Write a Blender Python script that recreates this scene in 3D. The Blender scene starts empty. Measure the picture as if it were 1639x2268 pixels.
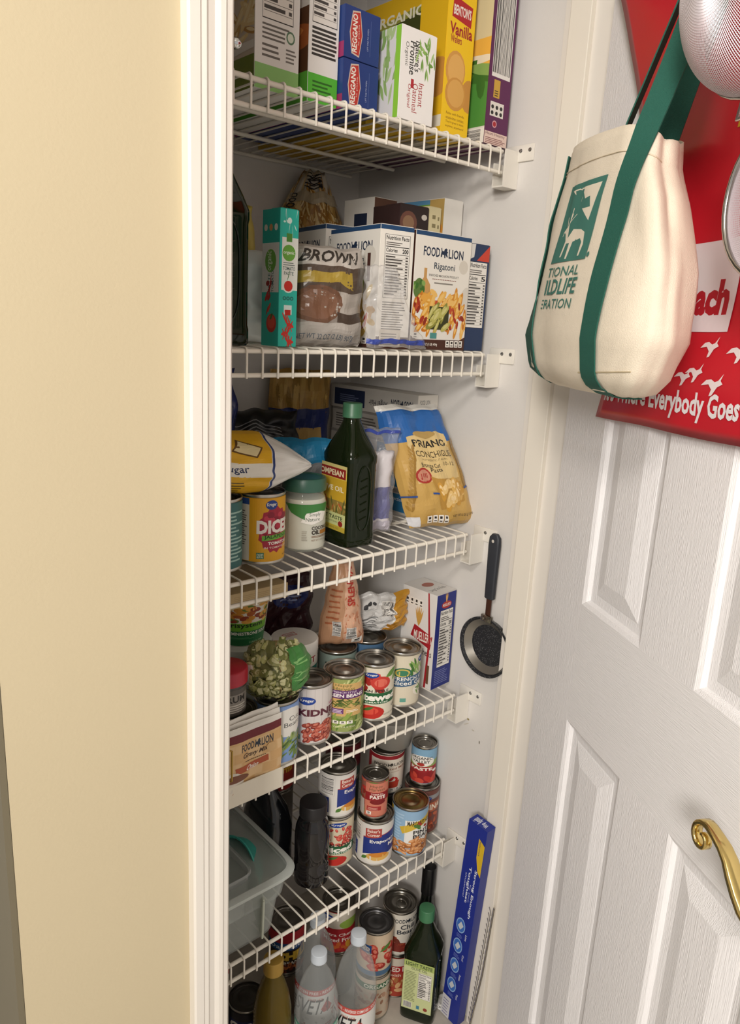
import bpy, bmesh, math, random
from mathutils import Vector, Matrix, noise as mnoise
random.seed(4)
PI = math.pi
scene = bpy.context.scene
COL = scene.collection
# ------------------------------------------------------------------ camera
CAM = Vector((-1.0360, -0.8844, 1.4330))
R_ = Vector((0.75243, -0.65666, 0.05137)); D_ = Vector((-0.12403, -0.21785, -0.96807)); F_ = Vector((0.64689, 0.72203, -0.24536))
cd = bpy.data.cameras.new('camera'); cam = bpy.data.objects.new('camera', cd); COL.objects.link(cam)
cd.sensor_fit = 'VERTICAL'; cd.sensor_height = 36.0; cd.lens = 1654.85 / 2268 * 36.0; cd.clip_start = 0.02
cam.matrix_world = Matrix(((R_.x, -D_.x, -F_.x, CAM.x), (R_.y, -D_.y, -F_.y, CAM.y), (R_.z, -D_.z, -F_.z, CAM.z), (0, 0, 0, 1)))
scene.camera = cam
# ------------------------------------------------------------------ light
wd = bpy.data.worlds.new('room_ambient'); scene.world = wd; wd.use_nodes = True
wd.node_tree.nodes['Background'].inputs[0].default_value = (1.0, 0.955, 0.905, 1)
wd.node_tree.nodes['Background'].inputs[1].default_value = 0.55
def area(name, loc, tgt, size, power, col):
    l = bpy.data.lights.new(name, 'AREA'); l.shape = 'DISK'; l.size = size; l.energy = power; l.color = col
    o = bpy.data.objects.new(name, l); COL.objects.link(o); o.location = loc
    o.rotation_euler = (Vector(tgt) - Vector(loc)).to_track_quat('-Z', 'Y').to_euler()
    return o
area('hall_ceiling_lamp', (-1.75, -1.15, 2.38), (-0.1, -0.2, 1.0), 0.35, 20.0, (1.0, 0.94, 0.87))
area('left_fill_light', (-2.35, -1.75, 1.95), (-0.2, -0.2, 0.6), 0.5, 44.0, (1.0, 0.95, 0.89))  # unseen fill light, added to brighten the door and floor items
vs = scene.view_settings
vs.view_transform = 'Standard'; vs.look = 'None'; vs.gamma = 1.0; vs.exposure = -0.12; vs.use_curve_mapping = False
# ------------------------------------------------------------------ materials
def lin(c):
    c = c / 255.0
    return c / 12.92 if c <= 0.04045 else ((c + 0.055) / 1.055) ** 2.4
_mats = {}
def rgb(h): return tuple(lin(int(h[i:i + 2], 16)) for i in (0, 2, 4))
def mat(h, rough=0.5, metal=0.0, var=0.06, scale=60, bump=0.0, bscale=200, stretch=None, spec=0.5):
    key = (h, rough, metal, var, scale, bump, bscale, stretch, spec)
    if key in _mats: return _mats[key]
    m = bpy.data.materials.new('mat_' + h); m.use_nodes = True; _mats[key] = m
    nt = m.node_tree; b = nt.nodes['Principled BSDF']; c = rgb(h)
    b.inputs['Roughness'].default_value = rough; b.inputs['Metallic'].default_value = metal
    b.inputs['Specular IOR Level'].default_value = spec
    if var > 0 or bump > 0:
        tc = nt.nodes.new('ShaderNodeTexCoord'); mp = nt.nodes.new('ShaderNodeMapping'); nt.links.new(tc.outputs['Object'], mp.inputs[0])
        if stretch: mp.inputs['Scale'].default_value = stretch
        nz = nt.nodes.new('ShaderNodeTexNoise'); nz.inputs['Scale'].default_value = scale; nz.inputs['Detail'].default_value = 3
        nt.links.new(mp.outputs[0], nz.inputs[0])
        mx = nt.nodes.new('ShaderNodeMix'); mx.data_type = 'RGBA'
        mx.inputs[6].default_value = tuple(x * (1 - var) for x in c) + (1,); mx.inputs[7].default_value = tuple(min(1, x * (1 + var)) for x in c) + (1,)
        nt.links.new(nz.outputs[0], mx.inputs[0]); nt.links.new(mx.outputs[2], b.inputs['Base Color'])
        if bump > 0:
            n2 = nt.nodes.new('ShaderNodeTexNoise'); n2.inputs['Scale'].default_value = bscale; n2.inputs['Detail'].default_value = 4
            nt.links.new(mp.outputs[0], n2.inputs[0])
            bp = nt.nodes.new('ShaderNodeBump'); bp.inputs['Strength'].default_value = bump; bp.inputs['Distance'].default_value = 0.002
            nt.links.new(n2.outputs[0], bp.inputs['Height']); nt.links.new(bp.outputs[0], b.inputs['Normal'])
    else: b.inputs['Base Color'].default_value = c + (1,)
    return m
def clear(h, alpha=0.8, rough=0.12, name='clear'):
    key = ('clear', h, alpha, rough)
    if key in _mats: return _mats[key]
    m = bpy.data.materials.new('mat_clear_' + h); m.use_nodes = True; _mats[key] = m
    nt = m.node_tree; b = nt.nodes['Principled BSDF']; out = nt.nodes['Material Output']
    b.inputs['Base Color'].default_value = rgb(h) + (1,); b.inputs['Roughness'].default_value = rough
    t = nt.nodes.new('ShaderNodeBsdfTransparent'); mx = nt.nodes.new('ShaderNodeMixShader'); fr = nt.nodes.new('ShaderNodeLayerWeight'); fr.inputs[0].default_value = 0.5
    pw = nt.nodes.new('ShaderNodeMath'); pw.operation = 'POWER'; pw.inputs[1].default_value = 4.0; nt.links.new(fr.outputs['Facing'], pw.inputs[0])
    ma = nt.nodes.new('ShaderNodeMath'); ma.operation = 'MULTIPLY_ADD'; ma.use_clamp = True; ma.inputs[1].default_value = 0.45; ma.inputs[2].default_value = 1 - alpha
    nt.links.new(pw.outputs[0], ma.inputs[0]); nt.links.new(ma.outputs[0], mx.inputs[0])
    nt.links.new(t.outputs[0], mx.inputs[1]); nt.links.new(b.outputs[0], mx.inputs[2]); nt.links.new(mx.outputs[0], out.inputs[0])
    return m
def tinted(h, tint, alpha=0.5, rough=0.06):
    key = ('tint', h, tint, alpha, rough)
    if key in _mats: return _mats[key]
    m = clear(h, alpha, rough).copy(); _mats[key] = m
    for n in m.node_tree.nodes:
        if n.type == 'BSDF_TRANSPARENT': n.inputs[0].default_value = rgb(tint) + (1,)
    return m
# ------------------------------------------------------------------ mesh helpers
def fin(bm, smooth=35):
    bmesh.ops.recalc_face_normals(bm, faces=bm.faces[:])
    me = bpy.data.meshes.new('mesh'); bm.to_mesh(me); bm.free()
    if smooth:
        for p in me.polygons: p.use_smooth = True
        me.set_sharp_from_angle(angle=math.radians(smooth))
    return me
def obj(name, bm, m, parent=None, smooth=35, loc=None, rot=None):
    me = bm if isinstance(bm, bpy.types.Mesh) else fin(bm, smooth)
    me.name = name
    o = bpy.data.objects.new(name, me); COL.objects.link(o)
    if m and not me.materials: me.materials.append(m)
    if parent: o.parent = parent
    if loc: o.location = loc
    if rot: o.rotation_euler = rot
    return o
def thing(name, label, cat, loc=(0, 0, 0), rz=0, group=None, rot=None):
    o = bpy.data.objects.new(name, None); COL.objects.link(o); o.empty_display_size = 0.02
    o.location = loc; o.rotation_euler = rot if rot else (0, 0, rz)
    tag(o, label, cat, group); return o
def tag(o, label, cat, group=None):
    o['label'] = label; o['category'] = cat
    if group: o['group'] = group
    return o
def struct(name, bm, m, parent=None, smooth=0, loc=None, rot=None):
    o = obj(name, bm, m, parent, smooth, loc, rot)
    if not parent: o['kind'] = 'structure'
    return o
def sroot(name, loc=(0, 0, 0), rz=0):
    o = bpy.data.objects.new(name, None); COL.objects.link(o); o.empty_display_size = 0.02
    o.location = loc; o.rotation_euler = (0, 0, rz); o['kind'] = 'structure'; return o
def box(x0, y0, z0, x1, y1, z1, bev=0.0, seg=2, bm=None):
    b = bm or bmesh.new()
    vs_ = [b.verts.new(p) for p in [(x0, y0, z0), (x1, y0, z0), (x1, y1, z0), (x0, y1, z0), (x0, y0, z1), (x1, y0, z1), (x1, y1, z1), (x0, y1, z1)]]
    for f in [(0, 3, 2, 1), (4, 5, 6, 7), (0, 1, 5, 4), (1, 2, 6, 5), (2, 3, 7, 6), (3, 0, 4, 7)]: b.faces.new([vs_[i] for i in f])
    if bev: bmesh.ops.bevel(b, geom=b.edges[:], offset=bev, segments=seg, affect='EDGES', profile=0.5)
    return b
def loft(rings, bm=None, cap0=True, cap1=True, closed=True):
    b = bm or bmesh.new(); L = [[b.verts.new(p) for p in r] for r in rings]; n = len(L[0])
    for i in range(len(L) - 1):
        for j in range(n if closed else n - 1):
            k = (j + 1) % n; b.faces.new((L[i][j], L[i][k], L[i + 1][k], L[i + 1][j]))
    if cap0 and closed: b.faces.new(L[0][::-1])
    if cap1 and closed: b.faces.new(L[-1])
    return b
def lathe(prof, n=40, bm=None, cap0=True, cap1=True, c=(0, 0)):
    return loft([[(c[0] + r * math.cos(2 * PI * j / n), c[1] + r * math.sin(2 * PI * j / n), z) for j in range(n)] for r, z in prof], bm, cap0, cap1)
def sup(a, b, z, e=4.0, n=32, c=(0, 0)):
    out = []
    for j in range(n):
        t = 2 * PI * j / n; x = math.cos(t); y = math.sin(t)
        out.append((c[0] + a * math.copysign(abs(x) ** (2 / e), x), c[1] + b * math.copysign(abs(y) ** (2 / e), y), z))
    return out
def tube(path, r, n=8, bm=None, cap=True):
    P = [Vector(p) for p in path]; rr = r if isinstance(r, (list, tuple)) else [r] * len(P)
    t0 = (P[1] - P[0]).normalized(); up = Vector((0, 0, 1)) if abs(t0.z) < 0.9 else Vector((1, 0, 0))
    nx = t0.cross(up).normalized(); rings = []
    for i, p in enumerate(P):
        t = (P[min(i + 1, len(P) - 1)] - P[max(i - 1, 0)]).normalized()
        nx = (nx - t * nx.dot(t)).normalized(); ny = t.cross(nx)
        rings.append([p + (nx * math.cos(2 * PI * j / n) + ny * math.sin(2 * PI * j / n)) * rr[i] for j in range(n)])
    return loft(rings, bm, cap, cap)
def prism(poly, axis, a, b_):
    b = bmesh.new()
    def P(p, t): return {'x': (t, p[0], p[1]), 'y': (p[0], t, p[1]), 'z': (p[0], p[1], t)}[axis]
    A = [b.verts.new(P(p, a)) for p in poly]; Bv = [b.verts.new(P(p, b_)) for p in poly]; n = len(poly)
    for i in range(n): b.faces.new((A[i], A[(i + 1) % n], Bv[(i + 1) % n], Bv[i]))
    b.faces.new(A[::-1]); b.faces.new(Bv)
    return b
def copy_tree(o, loc=None, label=None, parent=None):
    c = o.copy(); COL.objects.link(c)
    if parent: c.parent = parent
    for ch in list(o.children): copy_tree(ch, None, None, c)
    if loc: c.location = loc
    if label: c['label'] = label
    return c
# ------------------------------------------------------------------ the setting
WX, BY, IY, OY = 0.040, 0.405, -0.088, -0.203   # right wall, back wall, inner and outer face of front wall
M_wall = mat('dedad5', 0.6, var=0.02, scale=5, bump=0.12, bscale=500)
M_beige = mat('c6b899', 0.55, var=0.025, scale=4, bump=0.10, bscale=300)
M_trim = mat('e2dcd3', 0.35, var=0.02, scale=6)
def floor_mat():
    m = mat('b9b2a6', 0.5, var=0.22, scale=35, bump=0.1, bscale=80); return m
struct('floor', box(-2.6, -3.2, -0.05, 1.4, 0.6, 0.0), floor_mat())
struct('ceiling', box(-2.6, -3.2, 2.44, 1.4, 0.6, 2.49), mat('e8e4dc', 0.8, var=0.01))
struct('wall_back', box(-0.96, BY, 0, WX + 0.1, BY + 0.06, 2.44), M_wall)
struct('wall_right', box(WX, IY - 0.002, 0, WX + 0.1, BY, 2.44), M_wall)
struct('wall_left', box(-0.868, OY, 0, -0.80, BY, 2.44), M_wall)
struct('wall_front_left', box(-0.868, OY - 0.001, 0, -0.652, IY, 2.44), M_beige)
struct('wall_left_shade', box(-0.8745, OY + 0.0005, 0, -0.8682, 0.6, 2.44), mat('6f6753', 0.7, var=0.03))  # thin panel over the left wall's side, its shade put into the dark colour
struct('wall_front_right', box(0.045, OY, 0, 1.4, IY, 2.44), M_beige)
struct('wall_front_top', box(-0.655, OY, 2.06, 0.06, IY, 2.44), M_beige)
# left casing with its moulded profile, left jamb, right jamb and stop
cas = [(-0.6815, OY), (-0.6815, OY - 0.0125), (-0.6795, OY - 0.0150), (-0.6700, OY - 0.0155), (-0.6680, OY - 0.0135), (-0.6630, OY - 0.0145), (-0.6600, OY - 0.0120),
       (-0.6530, OY - 0.0110), (-0.6480, OY - 0.0135), (-0.6430, OY - 0.0140), (-0.6415, OY - 0.0120), (-0.6350, OY - 0.0115), (-0.6335, OY - 0.0090), (-0.6335, OY)]
struct('trim_1', prism(cas, 'z', 0, 2.10), M_trim, smooth=0)
struct('trim_2', box(-0.656, OY - 0.002, 0, -0.628, IY - 0.001, 2.06), M_trim)
jr = sroot('trim_3')
struct('jamb_board', box(0.0255, OY - 0.002, 0, 0.046, IY, 2.06), M_trim, jr)
struct('stop_strip', box(0.0150, -0.142, 0, 0.0256, -0.104, 2.06, 0.0012), mat('e9e2d5', 0.35, var=0.02, scale=6), jr)
struct('trim_4', box(-0.656, OY - 0.002, 2.045, 0.046, IY - 0.001, 2.0605), M_trim)
hcas = [(-0.001, 0.0)]
struct('trim_5', box(0.030, OY - 0.014, 0, 0.090, OY - 0.0005, 2.10, 0.003), M_trim)
# ball catch on the left jamb
nb = thing('ball_catch', 'small shiny metal ball catch on the left door jamb', 'catch', (-0.6275, -0.195, 1.682))
obj('ball', lathe([(0.0001, 0.0125), (0.003, 0.012), (0.0048, 0.0095), (0.0053, 0.0070), (0.0046, 0.0045), (0.0030, 0.0028)], 20), mat('d8dadb', 0.12, 1.0, 0), nb, rot=(0, PI / 2, 0))
obj('base_ring', lathe([(0.0042, 0.0), (0.0042, 0.002), (0.0030, 0.0030)], 20), mat('c8c8c6', 0.2, 1.0, 0), nb, rot=(0, PI / 2, 0))
# ------------------------------------------------------------------ wire shelves
DK = [1.7265, 1.3940, 1.0628, 0.7296, 0.3924]
M_wire = mat('ece6da', 0.32, var=0.03, scale=20)
def wire_mesh():
    b = tube([(0, -0.0046, -0.0042), (0, -0.0046, 0.0315), (0, -0.0036, 0.0352), (0, -0.0010, 0.0370), (0, 0.003, 0.0374), (0, 0.398, 0.0374)], 0.0016, 6)
    return fin(b, 60)
WIRE = wire_mesh(); WIRE.materials.append(M_wire)
RAILF = fin(tube([(-0.80, 0, 0), (0.010, 0, 0)], 0.0034, 10), 60); RAILF.materials.append(M_wire)
SH = ['top wire shelf loaded with cereal and broth boxes', 'white wire shelf under the pasta boxes at eye height', 'white wire shelf carrying the olive oil bottle and coconut oil jar',
      'white wire shelf holding the front row of vegetable cans and gravy packets', 'lowest wire shelf, above the water bottles on the floor']
for s, xo in enumerate((0.0, -0.002, -0.0065, -0.0023, 0.0055)):
    t = thing('wire_shelf', SH[s], 'shelf', (xo, 0, DK[s] - 0.039), 0, 'white wire shelves in the closet')
    for i in range(31): obj('wire', WIRE, None, t, loc=(-0.0254 * i, 0, 0))
    for nm, y, z in (('front_rail', 0, 0), ('front_rail', 0.001, 0.0325), ('support_rail', 0.133, 0.0325), ('support_rail', 0.268, 0.0325), ('back_rail', 0.396, 0.0325)):
        obj(nm, RAILF, None, t, loc=(0, y, z))
    # bracket on the right wall
    b = thing('shelf_bracket', ['white plastic wall bracket at the end of the ' + q + ' wire shelf' for q in ('top', 'second', 'third', 'fourth', 'lowest')][s], 'bracket', (WX, 0, DK[s] - 0.039), 0, 'white shelf brackets on the right wall')
    MBk = mat('e9e4da', 0.3, var=0.02)
    c = box(-0.036, -0.0125, -0.0235, -0.0006, -0.0100, 0.0350)
    box(-0.0358, -0.0101, -0.0233, -0.0008, 0.0102, -0.0210, bm=c); box(-0.0360, 0.0100, -0.0235, -0.0006, 0.0125, 0.0150, bm=c); box(-0.0035, -0.0101, -0.0211, -0.0007, 0.0101, 0.0348, bm=c)
    obj('pocket', c, MBk, b, 0)
    fl = obj('wall_flange', box(-0.0042, -0.044, 0.0190, -0.0004, 0.012, 0.0455, 0.0018), MBk, b)
    for y in (-0.036, -0.017):
        sc = obj('screw', lathe([(0.0001, 0.0018), (0.0024, 0.0014), (0.0034, 0.0)], 14), mat('9a9a98', 0.3, 1.0, 0), fl, loc=(-0.0042, y, 0.036), rot=(0, -PI / 2, 0))
# ------------------------------------------------------------------ the open six-panel door
DH = Vector((-0.0076, -0.195, 0)); DA = math.atan2(-0.87288, -0.48793)
# door local frame: +x = away from the hinge along the door, +y = out of the visible face, z up
door = sroot('door_1', DH); door.matrix_world = Matrix(((-0.48793, -0.87288, 0, DH.x), (-0.87288, 0.48793, 0, DH.y), (0, 0, 1, 0.012), (0, 0, 0, 1)))
def door_paint(st):
    return mat('f2f0f1', 0.38, var=0.015, scale=8, bump=0.55, bscale=60, stretch=st)
MV, MH = door_paint((14, 14, 0.5)), door_paint((0.5, 14, 14))
DW = 0.662; S0, S1, S2, S3 = 0.1205, 0.2815, 0.3995, 0.5605
Z = [0.0, 0.215, 0.823, 1.019, 1.640, 1.730, 1.900, 2.03]
def slab(x0, z0, x1, z1): return box(x0, -0.035, z0, x1, 0, z1)
obj('stile', slab(0, 0, S0, 2.03), MV, door, 0); obj('stile', slab(S3, 0, DW, 2.03), MV, door, 0)
for a, b_ in ((0, 1), (2, 3), (4, 5), (6, 7)): obj('rail', slab(S0, Z[a], S3, Z[b_]), MH, door, 0)
for a, b_ in ((1, 2), (3, 4), (5, 6)):
    obj('mullion', slab(S1, Z[a], S2, Z[b_]), MV, door, 0)
    for x0, x1 in ((S0, S1), (S2, S3)):
        rings = []
        for ins, y in ((0.0, 0.0), (0.006, -0.003), (0.010, -0.0085), (0.024, -0.0095), (0.026, -0.0085), (0.052, -0.0015), (0.054, -0.0015)):
            rings.append([(x0 + ins, y, Z[a] + ins), (x1 - ins, y, Z[a] + ins), (x1 - ins, y, Z[b_] - ins), (x0 + ins, y, Z[b_] - ins)])
        bm = loft(rings, cap0=False, cap1=True)
        loft([[(x0, 0, Z[a]), (x1, 0, Z[a]), (x1, 0, Z[b_]), (x0, 0, Z[b_])], [(x0, -0.03, Z[a]), (x1, -0.03, Z[a]), (x1, -0.03, Z[b_]), (x0, -0.03, Z[b_])]], bm, cap0=False)
        obj('panel', bm, MV, door, 0)
def dl(s, n, z): return DH + Vector((-0.48793, -0.87288, 0)) * s + Vector((-0.87288, 0.48793, 0)) * n + Vector((0, 0, z))
# ------------------------------------------------------------------ printed artwork (flat print laid on a face)
_txt = {}
def text_geo(s, bold):
    k = (s, bold)
    if k not in _txt:
        cu = bpy.data.curves.new('t', 'FONT'); cu.body = s; cu.resolution_u = 2 if len(s) > 3 else 3; cu.offset = bold
        o = bpy.data.objects.new('t', cu); me = o.to_mesh()
        V = [(v.co.x, v.co.y) for v in me.vertices]; Fc = [tuple(p.vertices) for p in me.polygons]
        o.to_mesh_clear(); bpy.data.objects.remove(o); bpy.data.curves.remove(cu)
        xs = [v[0] for v in V]; ys = [v[1] for v in V]; x0, x1, y0, y1 = min(xs), max(xs), min(ys), max(ys)
        V = [((x - x0) / (x1 - x0 or 1), (y - y0) / (y1 - y0 or 1)) for x, y in V]
        _txt[k] = (V, Fc)
    return _txt[k]
class Art:
    def __init__(s, bg=None):
        s.V = []; s.F = []; s.C = []; s.k = 0
        if bg: s.rect(0, 0, 1, 1, bg)
    def add(s, pts, faces, col, dk=1.0):
        s.k += dk; o = len(s.V); s.V += [(p[0], p[1], s.k) for p in pts]
        for f in faces: s.F.append(tuple(i + o for i in f)); s.C.append(col)
        return s
    def poly(s, pts, col, dk=1.0): return s.add(pts, [tuple(range(len(pts)))], col, dk)
    def rect(s, x0, y0, x1, y1, col, dk=1.0): return s.poly([(x0, y0), (x1, y0), (x1, y1), (x0, y1)], col, dk)
    def ell(s, x, y, rx, ry, col, a=0.0, n=16, dk=1.0):
        ca, sa = math.cos(a), math.sin(a); P = []
        for i in range(n):
            t = 2 * PI * i / n; u, v = rx * math.cos(t), ry * math.sin(t); P.append((x + u * ca - v * sa * rx / (ry or 1) if False else x + u * ca - v * sa, y + u * sa + v * ca))
        return s.poly(P, col, dk)
    def text(s, t, x0, y0, x1, y1, col, rot=0, bold=0.0, shear=0.0):
        V, Fc = text_geo(t, bold); out = []
        for u, v in V:
            u = u + shear * (v - 0.5)
            if rot == 0: q = (u, v)
            elif rot == 90: q = (1 - v, u)
            elif rot == -90: q = (v, 1 - u)
            else: q = (1 - u, 1 - v)
            out.append((x0 + q[0] * (x1 - x0), y0 + q[1] * (y1 - y0)))
        return s.add(out, Fc, col)
    def lines(s, x0, y0, x1, y1, n, col='6a655f', fill=0.45, jit=0.25):
        h = (y1 - y0) / n
        for i in range(n):
            s.rect(x0, y0 + i * h, x1 - random.random() * jit * (x1 - x0), y0 + i * h + h * fill, col, 0.0 if i else 1.0)
        return s
    def barcode(s, x0, y0, x1, y1, vert=True, n=26, bg='e8e4de'):
        s.rect(x0, y0, x1, y1, bg); s.k += 1; p = 0.03
        while p < 0.95:
            w = random.choice((0.012, 0.02, 0.035)) * 26 / n
            if vert: s.rect(x0 + p * (x1 - x0), y0 + .04 * (y1 - y0), x0 + (p + w) * (x1 - x0), y1 - .04 * (y1 - y0), '1d1b1a', 0)
            else: s.rect(x0 + .04 * (x1 - x0), y0 + p * (y1 - y0), x1 - .04 * (x1 - x0), y0 + (p + w) * (y1 - y0), '1d1b1a', 0)
            p += w + random.choice((0.012, 0.02, 0.03)) * 26 / n
        return s
    def nutri(s, x0, y0, x1, y1, cal=None, n=12):
        w, h = x1 - x0, y1 - y0
        s.rect(x0, y0, x1, y1, '2a2826').rect(x0 + w * .015, y0 + h * .006, x1 - w * .015, y1 - h * .006, 'e9e5de')
        y = y1 - h * .02
        s.text('Nutrition Facts', x0 + w * .05, y - h * .065, x1 - w * .05, y, '1b1918', bold=.02); y -= h * .085
        s.lines(x0 + w * .05, y - h * .06, x1 - w * .25, y, 2, '55504c'); y -= h * .08
        s.rect(x0 + w * .04, y - h * .012, x1 - w * .04, y, '1b1918'); y -= h * .03
        if cal:
            s.text('Calories', x0 + w * .05, y - h * .06, x0 + w * .5, y, '1b1918', bold=.02); s.text(cal, x1 - w * .3, y - h * .07, x1 - w * .06, y, '1b1918', bold=.03)
        y -= h * .09; s.rect(x0 + w * .04, y - h * .008, x1 - w * .04, y, '1b1918'); y -= h * .02
        dh = (y - y0 - h * .04) / n; s.k += 1
        for i in range(n):
            yy = y - (i + 1) * dh
            s.rect(x0 + w * .05, yy + dh * .30, x0 + w * random.uniform(.4, .75), yy + dh * .75, '4a4643', 0).rect(x1 - w * .16, yy + dh * .3, x1 - w * .06, yy + dh * .75, '4a4643', 0)
            s.rect(x0 + w * .04, yy + dh * .05, x1 - w * .04, yy + dh * .12, '6b6661', 0)
            if i == n // 2: s.rect(x0 + w * .04, yy, x1 - w * .04, yy + dh * .22, '1b1918', 0)
        return s
    def scatter(s, x0, y0, x1, y1, n, rx, ry, cols, a0=0.0, da=PI, seed=1, hi=None, asp=1.0):
        rnd = random.Random(seed); s.k += 1
        for i in range(n):
            x = rnd.uniform(x0, x1); y = rnd.uniform(y0, y1); a = a0 + rnd.uniform(-da, da) / 2; k = rnd.uniform(.75, 1.2); c = rnd.choice(cols)
            P = []
            for lev, cc in ((1.0, c),) + (((0.55, hi),) if hi else ()):
                P = []
                for j in range(10):
                    t = 2 * PI * j / 10; u, v = rx * k * lev * math.cos(t), ry * k * lev * math.sin(t)
                    P.append((x + (u * math.cos(a) - v * math.sin(a)), y + (u * math.sin(a) + v * math.cos(a)) * asp + (0 if lev == 1 else ry * .25)))
                s.poly(P, cc, 0.3)
        return s
    def leaf(s, x, y, l, w, a, col):
        P = []
        for i in range(7): t = i / 6; P.append((t * l, w * math.sin(PI * t)))
        for i in range(5, 0, -1): t = i / 6; P.append((t * l, -w * math.sin(PI * t)))
        ca, sa = math.cos(a), math.sin(a)
        return s.poly([(x + u * ca - v * sa, y + u * sa + v * ca) for u, v in P], col, 0.4)
    def fit(s, h=True):  # icons: the four little fact boxes
        return s
    def icons(s, x0, y0, x1, y1, n=4, first=None, bg='efeae2'):
        w = (x1 - x0) / n
        for i in range(n):
            s.rect(x0 + i * w + w * .08, y0, x0 + (i + 1) * w - w * .08, y1, bg, 1 if i == 0 else 0)
        for i in range(n):
            s.rect(x0 + i * w + w * .3, y0 + (y1 - y0) * .5, x0 + (i + 1) * w - w * .3, y0 + (y1 - y0) * .82, '2b2725', 1 if i == 0 else 0).rect(x0 + i * w + w * .25, y0 + (y1 - y0) * .16, x0 + (i + 1) * w - w * .25, y0 + (y1 - y0) * .3, '55504c', 0)
        return s
    def build(s, name, parent, mp, du=None, dv=None, rough=0.45, eps=1.1e-5, spec=0.4):
        bm = bmesh.new(); vs_ = [bm.verts.new(v) for v in s.V]; cols = sorted(set(s.C)); ci = {c: i for i, c in enumerate(cols)}
        for f, c in zip(s.F, s.C):
            if len(set(f)) < 3: continue
            try: fc = bm.faces.new([vs_[i] for i in f]); fc.material_index = ci[c]
            except ValueError: pass
        def cut(co, no, clear=True):
            bmesh.ops.bisect_plane(bm, geom=bm.verts[:] + bm.edges[:] + bm.faces[:], plane_co=co, plane_no=no, clear_outer=clear, dist=1e-7)
        cut((0, 0, 0), (-1, 0, 0)); cut((1, 0, 0), (1, 0, 0)); cut((0, 0, 0), (0, -1, 0)); cut((0, 1, 0), (0, 1, 0))
        for i in range(1, du or 0): cut((i / du, 0, 0), (1, 0, 0), False)
        for i in range(1, dv or 0): cut((0, i / dv, 0), (0, 1, 0), False)
        bmesh.ops.delete(bm, geom=[v for v in bm.verts if not v.link_faces], context='VERTS')
        if dv: bmesh.ops.triangulate(bm, faces=[f for f in bm.faces if len(f.verts) > 4])
        for v in bm.verts: v.co = Vector(mp(v.co.x, v.co.y, v.co.z * eps))
        me = bpy.data.meshes.new(name); bm.to_mesh(me); bm.free()
        for c in cols: me.materials.append(mat(c, rough, 0, 0.0, spec=spec))
        o = bpy.data.objects.new(name, me); COL.objects.link(o); o.parent = parent
        return o
def plane_map(o, du, dv, off=0.00015):
    o, du, dv = Vector(o), Vector(du), Vector(dv); n = du.cross(dv).normalized()
    return lambda u, v, k: o + du * u + dv * v + n * (k + off)
def cyl_map(r, z0, z1, a0, span=PI, off=0.00035):
    def f(u, v, k):
        a = a0 + (u - .5) * span; q = r + off + k
        return (q * math.cos(a), q * math.sin(a), z0 + (z1 - z0) * v)
    return f
def facing(x, y): return math.atan2(CAM.y - y, CAM.x - x)
# ------------------------------------------------------------------ makers
M_can = mat('b9b5ad', 0.28, 1.0, 0.05, 40); M_lid = mat('8f8b84', 0.30, 1.0, 0.06, 30)
_canmesh = {}
def can(label, x, y, z, art=None, r=0.0372, h=0.111, base='d8d2c6', off=0.0, lid=M_lid, pull=False, group=None, name='food_can', cat='can', span=PI):
    t = thing(name, label, cat, (x, y, z), 0, group)
    k = (round(r, 4), round(h, 4))
    if k not in _canmesh:
        body = fin(lathe([(r * .90, 0), (r * .985, 0.0006), (r * 1.015, 0.0016), (r * 1.015, 0.0032), (r * .985, 0.0048), (r * .985, h - 0.0048), (r * 1.015, h - 0.0032), (r * 1.02, h - 0.0012), (r * 1.005, h), (r * .965, h - 0.0004), (r * .95, h - 0.0035)], 44, cap1=False), 50)
        L = [(r * .955, h - 0.0042), (r * .90, h - 0.0046), (r * .88, h - 0.0034), (r * .80, h - 0.0034), (r * .78, h - 0.0044), (r * .64, h - 0.0044), (r * .62, h - 0.0036), (r * .46, h - 0.0036), (r * .44, h - 0.0044), (0.0004, h - 0.0044)]
        _canmesh[k] = (body, fin(lathe(L, 44, cap0=False), 50), fin(lathe([(r * .998, 0.0052), (r * 1.0, 0.006), (r * 1.0, h - 0.006), (r * .998, h - 0.0052)], 60, cap0=False, cap1=False), 50))
    b, l, p = _canmesh[k]
    obj('body', b.copy(), M_can, t); ld = obj('lid', l.copy(), lid, t)
    pl = obj('paper_label', p.copy(), mat(base, 0.42, var=0.03), t)
    if pull:
        a = facing(x, y) + 0.5; ring = [(0.010 * math.cos(q * PI / 10) * 1.25 + 0.006, 0.010 * math.sin(q * PI / 10), 0) for q in range(21)]
        o = obj('pull_ring', tube(ring, 0.0011, 6), M_can, ld, loc=(0, 0, h - 0.0018), rot=(0, 0, a))
    if art: art.build('label_print', pl, cyl_map(r, 0.0062, h - 0.0062, facing(x, y) + math.radians(off), span), du=32)
    return t
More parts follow.
